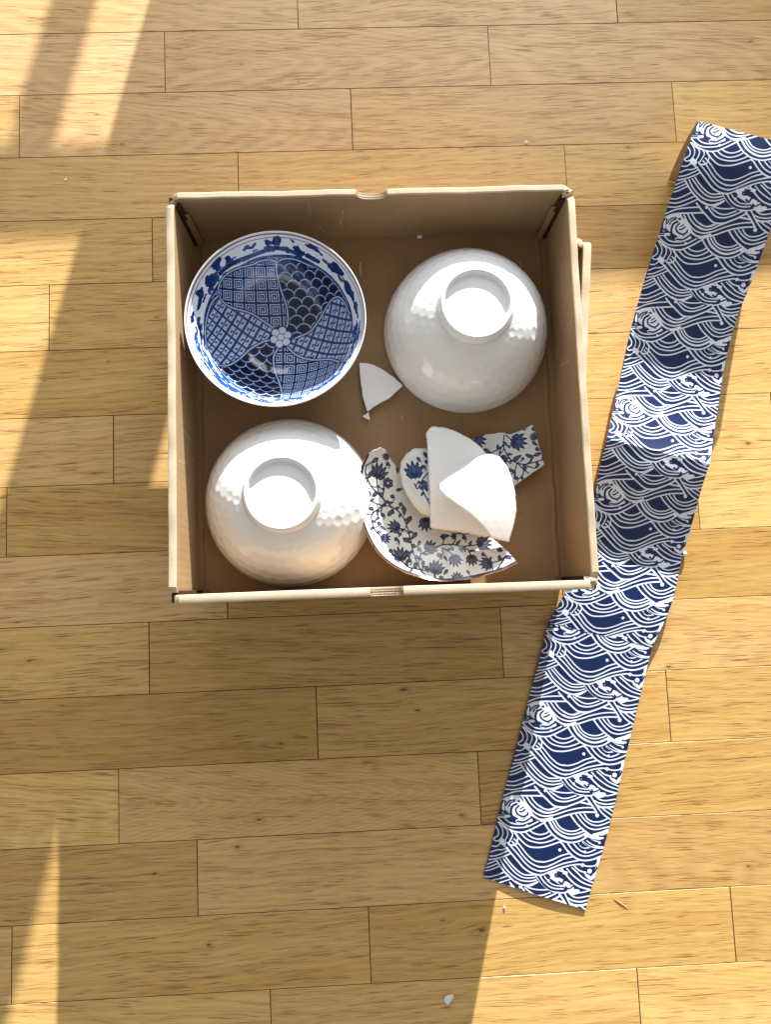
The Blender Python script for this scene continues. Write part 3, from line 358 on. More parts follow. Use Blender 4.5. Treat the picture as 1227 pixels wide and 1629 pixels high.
for i in range(70):                              # little tree and cloud dabs in the landscape band
    t = rng.uniform(0, 2 * math.pi); r = rng.uniform(.0848, .0930)
    p0 = np.array((math.cos(t) * r, math.sin(t) * r)); tv = np.array((-math.sin(t), math.cos(t)))
    cv.stroke(np.vstack([p0 - tv * rng.uniform(.001, .005), p0 + rng.normal(0, .001, 2), p0 + tv * rng.uniform(.001, .005)]), rng.uniform(.0012, .0034), (38, 72, 128))
for i in range(170):                             # streaked shore lines in the lower half of the band
    t = rng.uniform(math.pi * 1.02, math.pi * 1.98); r = rng.uniform(.0835, .0975); dt = rng.uniform(.02, .10)
    cv.stroke(np.array([[math.cos(t + q) * (r + rng.normal(0, .0006)), math.sin(t + q) * (r + rng.normal(0, .0006))] for q in np.linspace(-dt, dt, 5)]), rng.uniform(.0007, .0026), (26, 66, 136))
fill(R_ < RB + wob * .4, (30, 62, 118))
seg = (R_ < RB + wob * .4) & (np.mod(TH * 19 / (2 * math.pi), 1) < .16); fill(seg, (70, 108, 160))
fill((R_ < RB - .0022), (22, 46, 94))
sc1 = scales(cv.X, cv.Y, .0, .0, .0134, 1.0); sc2 = scales(cv.X, cv.Y, .004, .0, .0134, -1.0)
inn = R_ < RB - .0030
cv.a = np.where((inn & (cv.Y > 0))[..., None], sc1, cv.a); cv.a = np.where((inn & (cv.Y <= 0))[..., None], sc2, cv.a)
cv.stroke(np.array([[math.cos(t) * (RB - .003), math.sin(t) * (RB - .003)] for t in np.linspace(0, 6.2832, 90)]), .0007, LINE, False)
cv.poly(PETALS['P1'], 0, True, lambda X, Y: keys(X, Y, .0120, 0.02))
cv.poly(PETALS['P4'], 0, True, lambda X, Y: keys(X, Y, .0120, -.02))
cv.poly(PETALS['P3'], 0, True, lambda X, Y: frets(X, Y, .0125, -.42))
cv.poly(PETALS['P6'], 0, True, lambda X, Y: frets(X, Y, .0125, -.52))
for l in PLINES: cv.stroke(pairs(l), .0034, (18, 40, 88)); cv.stroke(pairs(l), .0015, LINE)
fc = np.array(PETALC)
cv.stroke(fc.reshape(1, 2), .0225, (22, 44, 92))
for i in range(6):
    a = i * math.pi / 3 + .3; q = fc + np.array((math.cos(a), math.sin(a))) * .0068
    cv.stroke(q.reshape(1, 2),   .0080, (22, 44, 92)); cv.stroke(q.reshape(1, 2), .0071, (208, 216, 230))
cv.stroke(fc.reshape(1, 2), .0074, (22, 44, 92)); cv.stroke(fc.reshape(1, 2), .0064, (208, 216, 230))
for r, w, c in ((.1012, .0006, (40, 48, 70)), (.1050, .0013, (120, 74, 58))):
    cv.stroke(np.array([[math.cos(t) * r, math.sin(t) * r] for t in np.linspace(0, 6.2832, 120)]), w, c, False)
IM_BOWL = cv.image("bowl_print")
M_BLUE = printed("blue_printed_porcelain", IM_BOWL, 0.08)

# floral transfer print on the broken dish
def floral(name, F, box, blue):
    cv = Canvas(*box, 5200, (214, 214, 212))
    ink = (30, 36, 60) if not blue else (24, 40, 80); mid = (92, 98, 122) if not blue else (70, 92, 140)
    for i in range(12):
        pass
    for s_ in F['stems']: cv.stroke(pairs(s_), .0011, ink)
    def leaf(a, b, wd, c0, c1):
        v = b - a; n = np.array((-v[1], v[0])); L = np.hypot(*v) + 1e-9; n = n / L
        pts = [a, a + v * .3 + n * wd, a + v * .6 + n * wd * .8, b, a + v * .6 - n * wd * .8, a + v * .3 - n * wd]
        cv.poly(np.array(pts), c0); c_ = (a + b) / 2
        cv.poly(np.array([c_ + (p - c_) * .62 for p in pts]), c1)
        cv.stroke(np.array([a, b]), .0004, c0)
    for l in F['leaves']:
        q = pairs(l); L = np.hypot(*(q[1] - q[0])); leaf(q[0], q[1], min(.0032, L * .23), ink, mid)
    rng_ = np.random.RandomState(11)
    for s_ in F['stems']:                         # small leaves and tendrils along every vine
        q = smooth(pairs(s_), 12); L = np.concatenate([[0], np.cumsum(np.hypot(*np.diff(q, axis=0).T))]); sd = 1
        for t in np.arange(.006, L[-1] - .002, .0062):
            i = int(np.searchsorted(L, t)); i = min(max(i, 1), len(q) - 1); tv = q[i] - q[i - 1]; tv = tv / (np.hypot(*tv) + 1e-9); nv = np.array((-tv[1], tv[0])) * sd; sd = -sd
            e = q[i] + (tv * .55 + nv * .85) * rng_.uniform(.0045, .0070)
            if rng_.rand() < .68: leaf(q[i], e, .0014, ink, mid)
            else: cv.stroke(np.array([q[i], (q[i] + e) / 2 + tv * .001, e]), .0008, ink); cv.stroke(e.reshape(1, 2), .0030, ink); cv.stroke(e.reshape(1, 2), .0012, mid)
    for f in F['flowers']:
        a = np.array(f[:2]); b = np.array(f[2:4]); L = np.hypot(*(b - a)); u = (b - a) / (L + 1e-9); n = np.array((-u[1], u[0])); wd = f[4]
        for k_, (ang, ln) in enumerate(((1.15, .55), (-1.15, .55), (.75, .85), (-.75, .85), (.36, .95), (-.36, .95), (0, 1.0))):
            d = u * math.cos(ang) + n * math.sin(ang)
            leaf(a + u * L * .05, a + d * L * ln + u * L * .05, L * .17, ink, mid)
        cv.stroke(a.reshape(1, 2), .0022, ink)
    for d in F['dots']:
        q = pairs(d); cv.stroke(q, .0040, ink); cv.stroke(q + .0002, .0018, mid)
        cv.stroke(np.array([q[0] + (.0016, 0), q[0] + (.002, -.002), q[0] + (.0005, -.004)]), .0008, ink)
    for r_ in F['rosettes']:
        q = pairs(r_)[0]
        for i in range(6):
            a = i * math.pi / 3 + .5; cv.stroke((q + np.array((math.cos(a), math.sin(a))) * .0032).reshape(1, 2), .0040, ink)
            cv.stroke((q + np.array((math.cos(a), math.sin(a))) * .0034).reshape(1, 2), .0016, mid)
        cv.stroke(q.reshape(1, 2), .0020, (150, 152, 165))
    return cv
def bbox(o, m=.004):
    p = pairs(o); return (p[:, 0].min() - m, p[:, 1].min() - m, p[:, 0].max() + m, p[:, 1].max() + m)
BX_E = bbox(SHE); cvE = floral("dish", FE, BX_E, False)
PCx, PCy = PLATEC
rr = np.hypot(cvE.X - PCx, cvE.Y - PCy)
RIM = np.vstack([pairs(SHE)[13:], pairs(SHE)[:1]])
cvE.stroke(RIM, .0052, (40, 40, 54)); cvE.stroke(RIM, .0026, (98, 68, 54))
IM_E = cvE.image("dish_print")
BX_D = bbox(SHD); IM_D = floral("rim", FD, BX_D, True).image("rim_shard_print")
BX_C = bbox(SHC); IM_C = floral("base", FC, BX_C, True).image("base_shard_print")
M_FE = printed("floral_printed_glaze", IM_E, 0.12); M_FD = printed("floral_rim_glaze", IM_D, 0.12); M_FC = printed("floral_base_glaze", IM_C, 0.12)

# ================================================================ FLOOR of oak boards
PITCH = 0.07194; TOPY = 0.6186
JOINTS = {int(k_): v_ for k_, v_ in JOINTS.items()}
gm = mesh("floor", [(-4, -4, -.00035), (4, -4, -.00035), (4, 1.55, -.00035), (-4, 1.55, -.00035)], [(0, 1, 2, 3)], [M_SUB], False)
floor = tag(link("floor", gm), kind='structure')
rim = []
for (x0, y0, x1, y1) in ((-4, -4, -1.3, 1.55), (1.3, -4, 4, 1.55), (-1.3, -4, 1.3, -1.0), (-1.3, 1.18, 1.3, 1.55)):
    b_ = len(rim); rim += [(x0, y0, 0), (x1, y0, 0), (x1, y1, 0), (x0, y1, 0)]
ff = link("far_floor", mesh("far_floor", rim, [(i, i + 1, i + 2, i + 3) for i in range(0, 16, 4)], [M_FIELD], False)); tag(ff, kind='structure')
TONES = {}
def plank(x0, x1, r, tone, hue, cath):
    y1 = TOPY - r * PITCH; y0 = y1 - PITCH; gx = random.uniform(.00025, .00055); gy = .00034
    L = (x1 - x0) / 2 - gx; B = PITCH / 2 - gy; b = .0002; t = random.uniform(-.00003, .00003)
    v = []
    for z, i in ((-.012, 0), (-.0002, 0), (t, b)):
        v += [(-L + i, -B + i, z), (L - i, -B + i, z), (L - i, B - i, z), (-L + i, B - i, z)]
    f = [(8, 9, 10, 11)]
    for s_ in (0, 4):
        for i in range(4): f.append((s_ + i, s_ + (i + 1) % 4, s_ + 4 + (i + 1) % 4, s_ + 4 + i))
    o = link("plank", mesh("plank", v, f, [M_OAK], False), floor)
    o.location = ((x0 + x1) / 2, (y0 + y1) / 2, 0)
    o['seed'] = float(random.uniform(0, 60)); o['tone'] = float(tone); o['hue'] = float(hue); o['cathedral'] = float(cath)
    o['grain_slope'] = float(random.uniform(-.07, .07))
    cx, cy = o.location.x, o.location.y
    kn = [k_ for k_ in KNOTS if x0 < k_[0] < x1 and y0 < k_[1] < y1]
    for i, nm in enumerate(('knot_one', 'knot_two')):
        if i < len(kn): o[nm] = [kn[i][0] - cx, kn[i][1] - cy, 0.0]; o[nm + '_size'] = float(kn[i][2] * .8)
        else: o[nm] = [9.0, 9.0, 0.0]; o[nm + '_size'] = 0.0
# colour of the boards one can see, by row and order from the left: (tone, pinkness, flat-sawn); reflected sheen is put into the top rows' pinkness
SEEN = {(-1, 0): (1.02, 1.0, .3), (-1, 1): (1.0, .8, .2), (-1, 2): (.97, .7, .3), (0, 0): (1.04, 1.0, .2), (1, 0): (.95, .6, 0), (2, 0): (1, .5, 0), (3, 0): (.96, .25, 0), (4, 0): (1.04, .3, 0), (4, 1): (.93, .2, .3), (6, 0): (1.0, .45, 0), (7, 0): (.86, .1, 0), (7, 1): (.84, .1, 0), (0, 1): (.98, .9, .5), (0, 2): (.98, .75, .3), (1, 1): (1.02, .95, .5), (1, 2): (.98, .55, .2), (2, 1): (1.0, .35, .1), (2, 2): (1.02, .12, .0), (2, 3): (.95, .6, 1.0),
        (5, 0): (.90, .05, 0), (9, 1): (.80, .0, 0), (9, 0): (.97, .15, 0), (10, 1): (.88, .15, 0), (11, 1): (1.0, .35, 1.0), (8, 1): (.84, 0, 0), (12, 1): (1.02, .4, 0), (13, 1): (.95, .1, 0)}
for r in range(-8, 23):
    js = sorted(JOINTS.get(r, [])); ln = .352
    if not js: js = [-.05 + .15 * math.sin(r * 2.3)]
    xs = list(js); first = js[0]
    while xs[-1] < 1.25: xs.append(xs[-1] + ln + random.uniform(-.012, .012))
    while xs[0] > -1.25: xs.insert(0, xs[0] - ln + random.uniform(-.012, .012))
    i0 = max(i for i, x in enumerate(xs) if x <= max(first, -.42)) if xs[0] < -.42 else 0
    i0 = [i for i in range(len(xs) - 1) if xs[i] <= -.40 < xs[i + 1]]
    i0 = i0[0] if i0 else 0
    for i in range(len(xs) - 1):
        d = (random.uniform(.76, 1.10), random.uniform(0, .7), random.choice((0, 0, 0, .4)))
        tn, hu, ca = SEEN.get((r, i - i0), d)
        plank(xs[i], xs[i + 1], r, tn, hu, ca)

# ================================================================ BALCONY WINDOW FRAME north of the boards (casts the bars of shade)
def bx(x0, x1, y0, y1, z0, z1, b=.004):
    bm = bmesh.new(); bmesh.ops.create_cube(bm, size=1.0)
    for v in bm.verts: v.co = ((x0 + x1) / 2 + v.co.x * (x1 - x0), (y0 + y1) / 2 + v.co.y * (y1 - y0), (z0 + z1) / 2 + v.co.z * (z1 - z0))
    if b: bmesh.ops.bevel(bm, geom=list(bm.edges), offset=b, segments=2, affect='EDGES', profile=.6)
    return bm
YW = 1.62
LX, LY, LZ = ko.location
def shade_x(px, py, yw): return px + (LX - px) * (yw - py) / (LY - py)      # where the light to a floor point crosses the window
def shade_z(py, yw): return LZ * (yw - py) / (LY - py)
wf = bpy.data.objects.new("window_frame", None); COL.objects.link(wf); wf.location = (0, YW, 0); tag(wf, kind='structure')
xa = shade_x(-.2911, .3811, YW) + .004; xb = -.2035 + AZ * (YW - .1455)
def wpart(name, *a):
    o = link(name, from_bm(name, bx(*a), [M_PAINT]), wf); o.matrix_parent_inverse = Matrix.Translation((0, -YW, 0)); return o
wpart("stile", xa, xb, YW - .03, YW + .03, 0, 2.25)
wpart("stile", xb + 1.15, xb + 1.27, YW - .03, YW + .03, 0, 2.25)
wpart("stile", xa - 1.05, xa - .95, YW - .03, YW + .03, 0, 2.25)
wpart("rail", xa - .949, xa - .001, YW - .028, YW + .028, shade_z(.465, YW), shade_z(.405, YW))
wpart("rail", xb + .001, xb + 1.149, YW - .028, YW + .028, shade_z(.50, YW), shade_z(.345, YW))
wpart("rail", xa - 1.05, xb + 1.27, YW - .03, YW + .03, 2.252, 2.36)
wpart("kick_panel", xb + .001, xb + 1.149, YW - .012, YW + .012, .0, shade_z(.50, YW) - .001)
wpart("baluster", shade_x(-.322, .58, YW + .9) - .020, shade_x(-.322, .58, YW + .9) + .020, YW + .88, YW + .92, 0, shade_z(.50, YW + .9))

# ================================================================ CARDBOARD BOX standing on its lid
BXC = Vector((.0167, .1681)); BW = .1802; BL = .1788; ZB = .063; ZI = .066; ZT = .145; TH_ = .0092; ROT = math.radians(-.3)
box = bpy.data.objects.new("cardboard_box", None); COL.objects.link(box); box.location = (BXC.x, BXC.y, ZB); box.rotation_euler = (0, 0, ROT)
tag(box, "open kraft cardboard box of broken tableware with thumb notches in two walls", "box")
def wall(name, length, zt, thick, parent, notch=None, seed=0, zb=.0):
    """double wall folded over at the top; local x along the wall, y across, 0 = outer face"""
    rnd = random.Random(seed); N = 72; v = []; f = []; fm = []
    xs = sorted(set([-length / 2 + length * i / N for i in range(N + 1)] + ([notch[0] - notch[1], notch[0] - notch[1] + 1e-5, notch[0] + notch[1], notch[0] + notch[1] - 1e-5] + [notch[0] + notch[1] * math.sin(a) * .9999 for a in np.linspace(-1.5, 1.5, 22)] if notch else [])))
    ph = [rnd.uniform(0, 6) for _ in range(4)]
    prof = [(0, 0), (0, .5), (0, 1.0), (.05, 1.06), (.17, 1.088), (.5, 1.09), (.83, 1.088), (.95, 1.06), (1, 1.0), (1, .5), (1, 0)]
    for x in xs:
        wob = .0002 * math.sin(x * 31 + ph[0]) + .0004 * math.sin(x * 77 + ph[1]) + .0002 * math.sin(x * 190 + ph[3]); bow = .0005 * math.sin((x / length + .5) * math.pi)
        inn = notch and abs(x - notch[0]) < notch[1] - 5e-6
        e = abs(x) / (length / 2); drop = .0035 * max(0, (e - .965) / .035) ** 2
        for yy, zz in prof:
            if zz <= .5: z = zb + (zt - zb) * zz * 1.8 if zz else zb
            else: z = zt - .0012 + (zz - 1) / .09 * .0012 + wob - drop
            if inn:
                dz = notch[2] * math.sqrt(max(0, 1 - ((x - notch[0]) / notch[1]) ** 2)) ** .8
                z = min(z, zt - .001 - dz)
                if .3 < yy < .7: z = z - .0012
            v.append((x, yy * thick + (bow if .02 < zz else 0) + .00005 * math.sin(x * 45 + ph[2]) * (zz > .4), z))
    n = len(prof)
    for i in range(len(xs) - 1):
        for j in range(n - 1):
            f.append((i * n + j, i * n + j + 1, (i + 1) * n + j + 1, (i + 1) * n + j))
            inn = notch and abs((xs[i] + xs[i + 1]) / 2 - notch[0]) < notch[1]
            fm.append(1 if 2 <= j <= 7 else 0)
    f.append(tuple(range(n))[::-1]); f.append(tuple(range(len(v) - n, len(v)))); fm += [0, 0]
    me = mesh(name, v, [tuple(reversed(q)) for q in f], [M_CARD, M_EDGE], True, fm)
    me.set_sharp_from_angle(angle=math.radians(24))
    return link(name, me, parent)
H = ZT - ZB
NX = .0168 - BXC.x; NR = .0138
wn = wall("wall", 2 * BW - .010, H, .0058, box, (-NX, NR, .0085), 1); wn.location = (0, BL, 0); wn.rotation_euler = (0, 0, math.pi)
ws = wall("wall", 2 * BW - .008, H, .0076, box, (.0175 - BXC.x, NR, .0085), 2); ws.location = (0, -BL, 0)
we = wall("wall", 2 * BL - 2 * TH_ - .001, H, .0066, box, None, 3); we.location = (BW, 0, 0); we.rotation_euler = (0, 0, math.pi / 2)
ww = wall("wall", 2 * BL - 2 * TH_ - .001, H, .0068, box, None, 4); ww.location = (-BW, 0, 0); ww.rotation_euler = (0, 0, -math.pi / 2)
# fluted layers seen in the thumb notches
def flutes(parent, cx, depth, zt, gap):
    for lay in (0.0010, 0.0062 if zt > 9 else gap):
        v = []; f = []
        def ribbon(pts, half):
            b = len(v)
            for (x, y, z) in pts: v.append((x, y - half, z)); v.append((x, y + half, z))
            for i in range(len(pts) - 1):
                f.append((b + 2 * i, b + 2 * i + 2, b + 2 * i + 3, b + 2 * i + 1))
        A = np.linspace(-1.45, 1.45, 90)
        def zc(a): return zt - .0008 - depth * (math.cos(a)) ** .8
        for off in (0, .0019): ribbon([(cx + NR * .985 * math.sin(a), lay + off, zc(a)) for a in A], .00028)
        ribbon([(cx + NR * .985 * math.sin(a), lay + .00095 + .0007 * math.sin(NR * math.sin(a) / .0034 * 6.28), zc(a) - .00005) for a in A], .00022)
        o = link("fluted_edge", mesh("fluted_edge", v, f, [M_EDGE], False), parent)
        s_ = o.modifiers.new("thick", 'SOLIDIFY'); s_.thickness = .0009; s_.offset = 1
flutes(wn, -NX, .0085, H, .0034); flutes(ws, .0175 - BXC.x, .0085, H, .0050)
# base sheet, fold strips along two sides, dark blocks for shaded corner gaps and torn corner flaps
bi = BW - TH_; bl = BL - TH_
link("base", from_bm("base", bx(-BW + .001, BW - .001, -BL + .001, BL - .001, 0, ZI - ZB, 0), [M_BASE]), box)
def strip(name, x0, x1, y0, y1, z0, h, parent, mat):
    v = []; f = []; n = 7; m = 40
    for i in range(m + 1):
        y = y0 + (y1 - y0) * i / m; wv = .0006 * math.sin(i * .9) + .0004 * math.sin(i * 2.1)
        for j in range(n):
            t = j / (n - 1); v.append((x0 + (x1 - x0) * t + wv, y, z0 + h * math.sin(t * math.pi) ** .6))
    for i in range(m):
        for j in range(n - 1): f.append((i * n + j, i * n + j + 1, (i + 1) * n + j + 1, (i + 1) * n + j))
    return link(name, mesh(name, v, f, [mat], True), parent)
zf = ZI - ZB
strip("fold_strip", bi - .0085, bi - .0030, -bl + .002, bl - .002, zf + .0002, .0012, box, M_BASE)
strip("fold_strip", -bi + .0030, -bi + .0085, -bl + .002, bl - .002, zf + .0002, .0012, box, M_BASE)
for sx, sy in ((-1, 1), (1, 1), (-1, -1), (1, -1)):
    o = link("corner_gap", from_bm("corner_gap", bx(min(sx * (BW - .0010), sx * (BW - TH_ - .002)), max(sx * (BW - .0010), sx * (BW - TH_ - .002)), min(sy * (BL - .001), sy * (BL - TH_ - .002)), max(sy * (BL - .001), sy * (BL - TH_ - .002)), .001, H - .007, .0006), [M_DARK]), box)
    if sy > 0:
        c0 = link("corner_flap", from_bm("corner_flap", bx(min(sx * (bi - .001), sx * (bi - .0065)), max(sx * (bi - .001), sx * (bi - .0065)), bl - .0022, bl - .0004, zf, H - .020, .0008), [M_CARD]), box)
        link("slot", from_bm("slot", bx(min(sx * (bi - .0005), sx * (bi - .0035)), max(sx * (bi - .0005), sx * (bi - .0035)), bl - .0030, bl - .0018, H - .026, H - .0197, .0004), [M_DARK]), box)
def torn(cx, cy, z, s, seed):
    rnd = random.Random(seed); v = []; f = []; n = 7
    for i in range(n):
        for j in range(n):
            a, b = (i / (n - 1) - .5), (j / (n - 1) - .5)
            v.append((cx + a * s + rnd.uniform(-.0005, .0005), cy + b * s * .7 + rnd.uniform(-.0005, .0005), z + rnd.uniform(-.0012, .0012) + .002 * math.cos(a * 5) - .004 * b * b * 4))
    for i in range(n - 1):
        for j in range(n - 1):
            if rnd.random() > .14: f.append((i * n + j, (i + 1) * n + j, (i + 1) * n + j + 1, i * n + j + 1))
    o = link("torn_flap", mesh("torn_flap", v, f, [M_EDGE], False), box)
    s_ = o.modifiers.new("thick", 'SOLIDIFY'); s_.thickness = .0008; return o
torn(BW - .0055, BL - .0060, H - .0012, .0095, 5); torn(BW - .0060, -BL + .0070, H - .0015, .011, 8); torn(-BW + .0045, BL - .0075, H - .0045, .007, 9)

# the lid lying open side up under the box
LH = ZB - .0005; LS = .1690
lid = bpy.data.objects.new("box_lid", None); COL.objects.link(lid); lrot = math.radians(-6.0)
ne = Vector((.2390, .3345)); off = Matrix.Rotation(lrot, 2) @ Vector((LS, LS))
lid.location = (ne.x - off.x, ne.y - off.y, 0); lid.rotation_euler = (0, 0, lrot)
tag(lid, "second kraft cardboard tray turned askew, almost hidden under the open box", "box lid")
for i in range(4):
    w_ = wall("wall", 2 * LS - (.004 if i % 2 else .018), LH, .0085, lid, None, 20 + i)
    a = i * math.pi / 2; w_.rotation_euler = (0, 0, a); d = Vector((0, -LS)); d.rotate(Matrix.Rotation(a, 2)); w_.location = (d.x, d.y, 0)
link("base", from_bm("base", bx(-LS + .002, LS - .002, -LS + .002, LS - .002, .0004, .0035, 0), [M_CARD]), lid)

# ================================================================ porcelain
def lathe(prof, n):
    v = []; f = []
    for r, z in prof:
        for i in range(n):
            a = 2 * math.pi * i / n; v.append([r * math.cos(a), r * math.sin(a), z])
    for j in range(len(prof) - 1):
        for i in range(n): f.append((j * n + i, j * n + (i + 1) % n, (j + 1) * n + (i + 1) % n, (j + 1) * n + i))
    return v, f
def hexcell(u, v):
    """distance to the nearest centre of a honeycomb of unit pitch, and cell centre"""
    s3 = math.sqrt(3); best = None
    for off in ((0, 0), (.5, s3 / 2)):
        cu = round(u - off[0]) + off[0]; cvv = round((v - off[1]) / s3) * s3 + off[1]
        d = (u - cu) ** 2 + (v - cvv) ** 2
        if best is None or d < best[0]: best = (d, cu, cvv)
    return best
def dimple(u, v):
    d, cu, cvv = hexcell(u, v); return min(math.sqrt(d) / .56, 1.0), cu, cvv
# white bowl, upside down
pk = [(.0795, .0), (.0797, .0018), (.0793, .006), (.0780, .0125), (.0752, .021), (.0712, .0295), (.0660, .0375), (.0594, .0450), (.0515, .0515), (.0430, .0563), (.0375, .0585), (.0345, .0598)]
pk = [(r, z * 1.14) for r, z in pk]; pr = smooth(pk, 9); NA = 300
bv, bf = lathe(pr, NA)
arc = np.concatenate([[0], np.cumsum(np.hypot(*np.diff(pr, axis=0).T))])
NH = 34
for j in range(len(pr)):
    t0 = pr[max(0, j - 1)]; t1 = pr[min(len(pr) - 1, j + 1)]; tx, tz = t1[0] - t0[0], t1[1] - t0[1]; L = math.hypot(tx, tz); nr, nz = tz / L, -tx / L
    # facets keep their count round the bowl, so rows shrink towards the foot
    if j == 0: vv = 0.0
    else: vv += (arc[j] - arc[j - 1]) / (2 * math.pi * max(pr[j][0], .03) / NH)
    fade = min(1, max(0, (arc[j] - .004) / .006)) * min(1, max(0, (arc[-1] - arc[j]) / .004))
    for i in range(NA):
        q, cu, cvv = dimple(i / NA * NH, vv)
        sz = 2 * math.pi * pr[j][0] / NH
        jit = .35 + 1.2 * ((math.sin(cu * 12.9 + cvv * 78.2) * 43758.5) % 1)
        h = -.034 * sz * jit * (1 - q * q) * fade
        a = 2 * math.pi * i / NA
        tilt = .010 * sz * ((math.sin(cu * 3.7 + cvv * 9.1) * 4375.5) % 1 - .5) * (i / NA * NH - cu) * fade
        h += tilt
        p = bv[j * NA + i]; p[0] += nr * h * math.cos(a); p[1] += nr * h * math.sin(a); p[2] += nz * h
# inner side so that the wall has thickness
n0 = len(bv); ins = [(r - .0035 if k_ > 0 else r - .002, z - .0035 * (k_ > 0)) for k_, (r, z) in enumerate(pk) if k_ != 1]
ins = [(.0775, 0.0004)] + [(max(.002, r - .0032), max(.001, z - .0030)) for r, z in pk[2:]] + [(.0, .0635)]
iv, jf = lathe(ins, NA)
bv += iv; bf = [tuple(reversed(q)) for q in bf]
bf = [tuple(reversed(q)) for q in bf]
allf = [q for q in bf] + [tuple(n0 + i for i in reversed(q)) for q in jf]
allf += [(n0 + i, n0 + (i + 1) % NA, (i + 1) % NA, i) for i in range(NA)]
ME_BOWL = mesh("faceted_bowl", bv, allf, [M_PORC], True)
fk = [(.0352, 0.0671), (.0340, 0.0687), (.0332, 0.0717), (.0324, 0.0747), (.0316, 0.0768), (.0303, 0.0775), (.0291, 0.0770), (.0283, 0.0757), (.0277, 0.0743), (.0262, 0.0735), (.0235, 0.0733), (.015, 0.0736), (.0, 0.0738)]
fv, ff_ = lathe(smooth(fk, 5), 128); ME_FOOT = mesh("foot_ring", fv, ff_, [M_PORC], True)
def white_bowl(loc, rot, label):
    o = tag(link("white_bowl", ME_BOWL), label, "bowl", "white faceted bowls lying upside down in the box")
    link("foot_ring", ME_FOOT, o); o.location = loc; o.rotation_euler = (0, 0, rot); return o
wb = white_bowl((.1056, .2402, ZI), .3, "upside down white faceted bowl right of the blue patterned bowl")
w2 = wb.copy(); COL.objects.link(w2)
ft = wb.children[0].copy(); COL.objects.link(ft); ft.parent = w2
w2.location = (-.0693, .0800, ZI); w2.rotation_euler = (0, 0, 1.37)
w2['label'] = "upside down white faceted bowl below the blue patterned bowl, touching the floral dish shard"

# blue bowl, right way up
def zin(r): return .0095 + .0575 * (min(max((r - .022) / .0565, 0), 1.2)) ** 2.0
rs = np.linspace(0, .0785, 60)
inner = [(r, zin(r)) for r in rs]
outer = [(.0794, .0680), (.0797, .0675), (.0796, .0664), (.0766, .0565), (.0712, .0450), (.064, .0325), (.052, .0195), (.040, .0110), (.0335, .0085), (.0330, .0), (.0300, .0), (.0290, .0040), (.0, .0045)]
NB = 160
v1, f1 = lathe(inner + [(.0789, .0680)] + outer, NB)
me = bpy.data.meshes.new("patterned_bowl"); me.from_pydata(v1, [], f1)
for m_ in (M_BLUE, M_PORC, M_BROWN): me.materials.append(m_)
ni = len(inner)
me.polygons.foreach_set('material_index', [0 if p.index // NB < ni - 1 else 1 for p in me.polygons])
me.polygons.foreach_set('use_smooth', [True] * len(me.polygons))
rfine = np.linspace(0, .0785, 800); zfine = np.array([zin(r) for r in rfine]); sf = np.concatenate([[0], np.cumsum(np.hypot(np.diff(rfine), np.diff(zfine)))])
uvl = me.uv_layers.new(name="flat")
for lp in me.loops:
    x, y, z = v1[lp.vertex_index]; r = math.hypot(x, y)
    s_ = float(np.interp(r, rfine, sf)) if lp.vertex_index < ni * NB else .105
    a = math.atan2(y, x); uvl.data[lp.index].uv = (.5 + s_ * math.cos(a) / (2 * BB), .5 + s_ * math.sin(a) / (2 * BB))
me.update()
bb = tag(link("patterned_bowl", me), "blue and white patterned bowl the right way up, petals of lattice, spiral and scale print", "bowl")
bb.location = (-.0712, .2362, ZI)

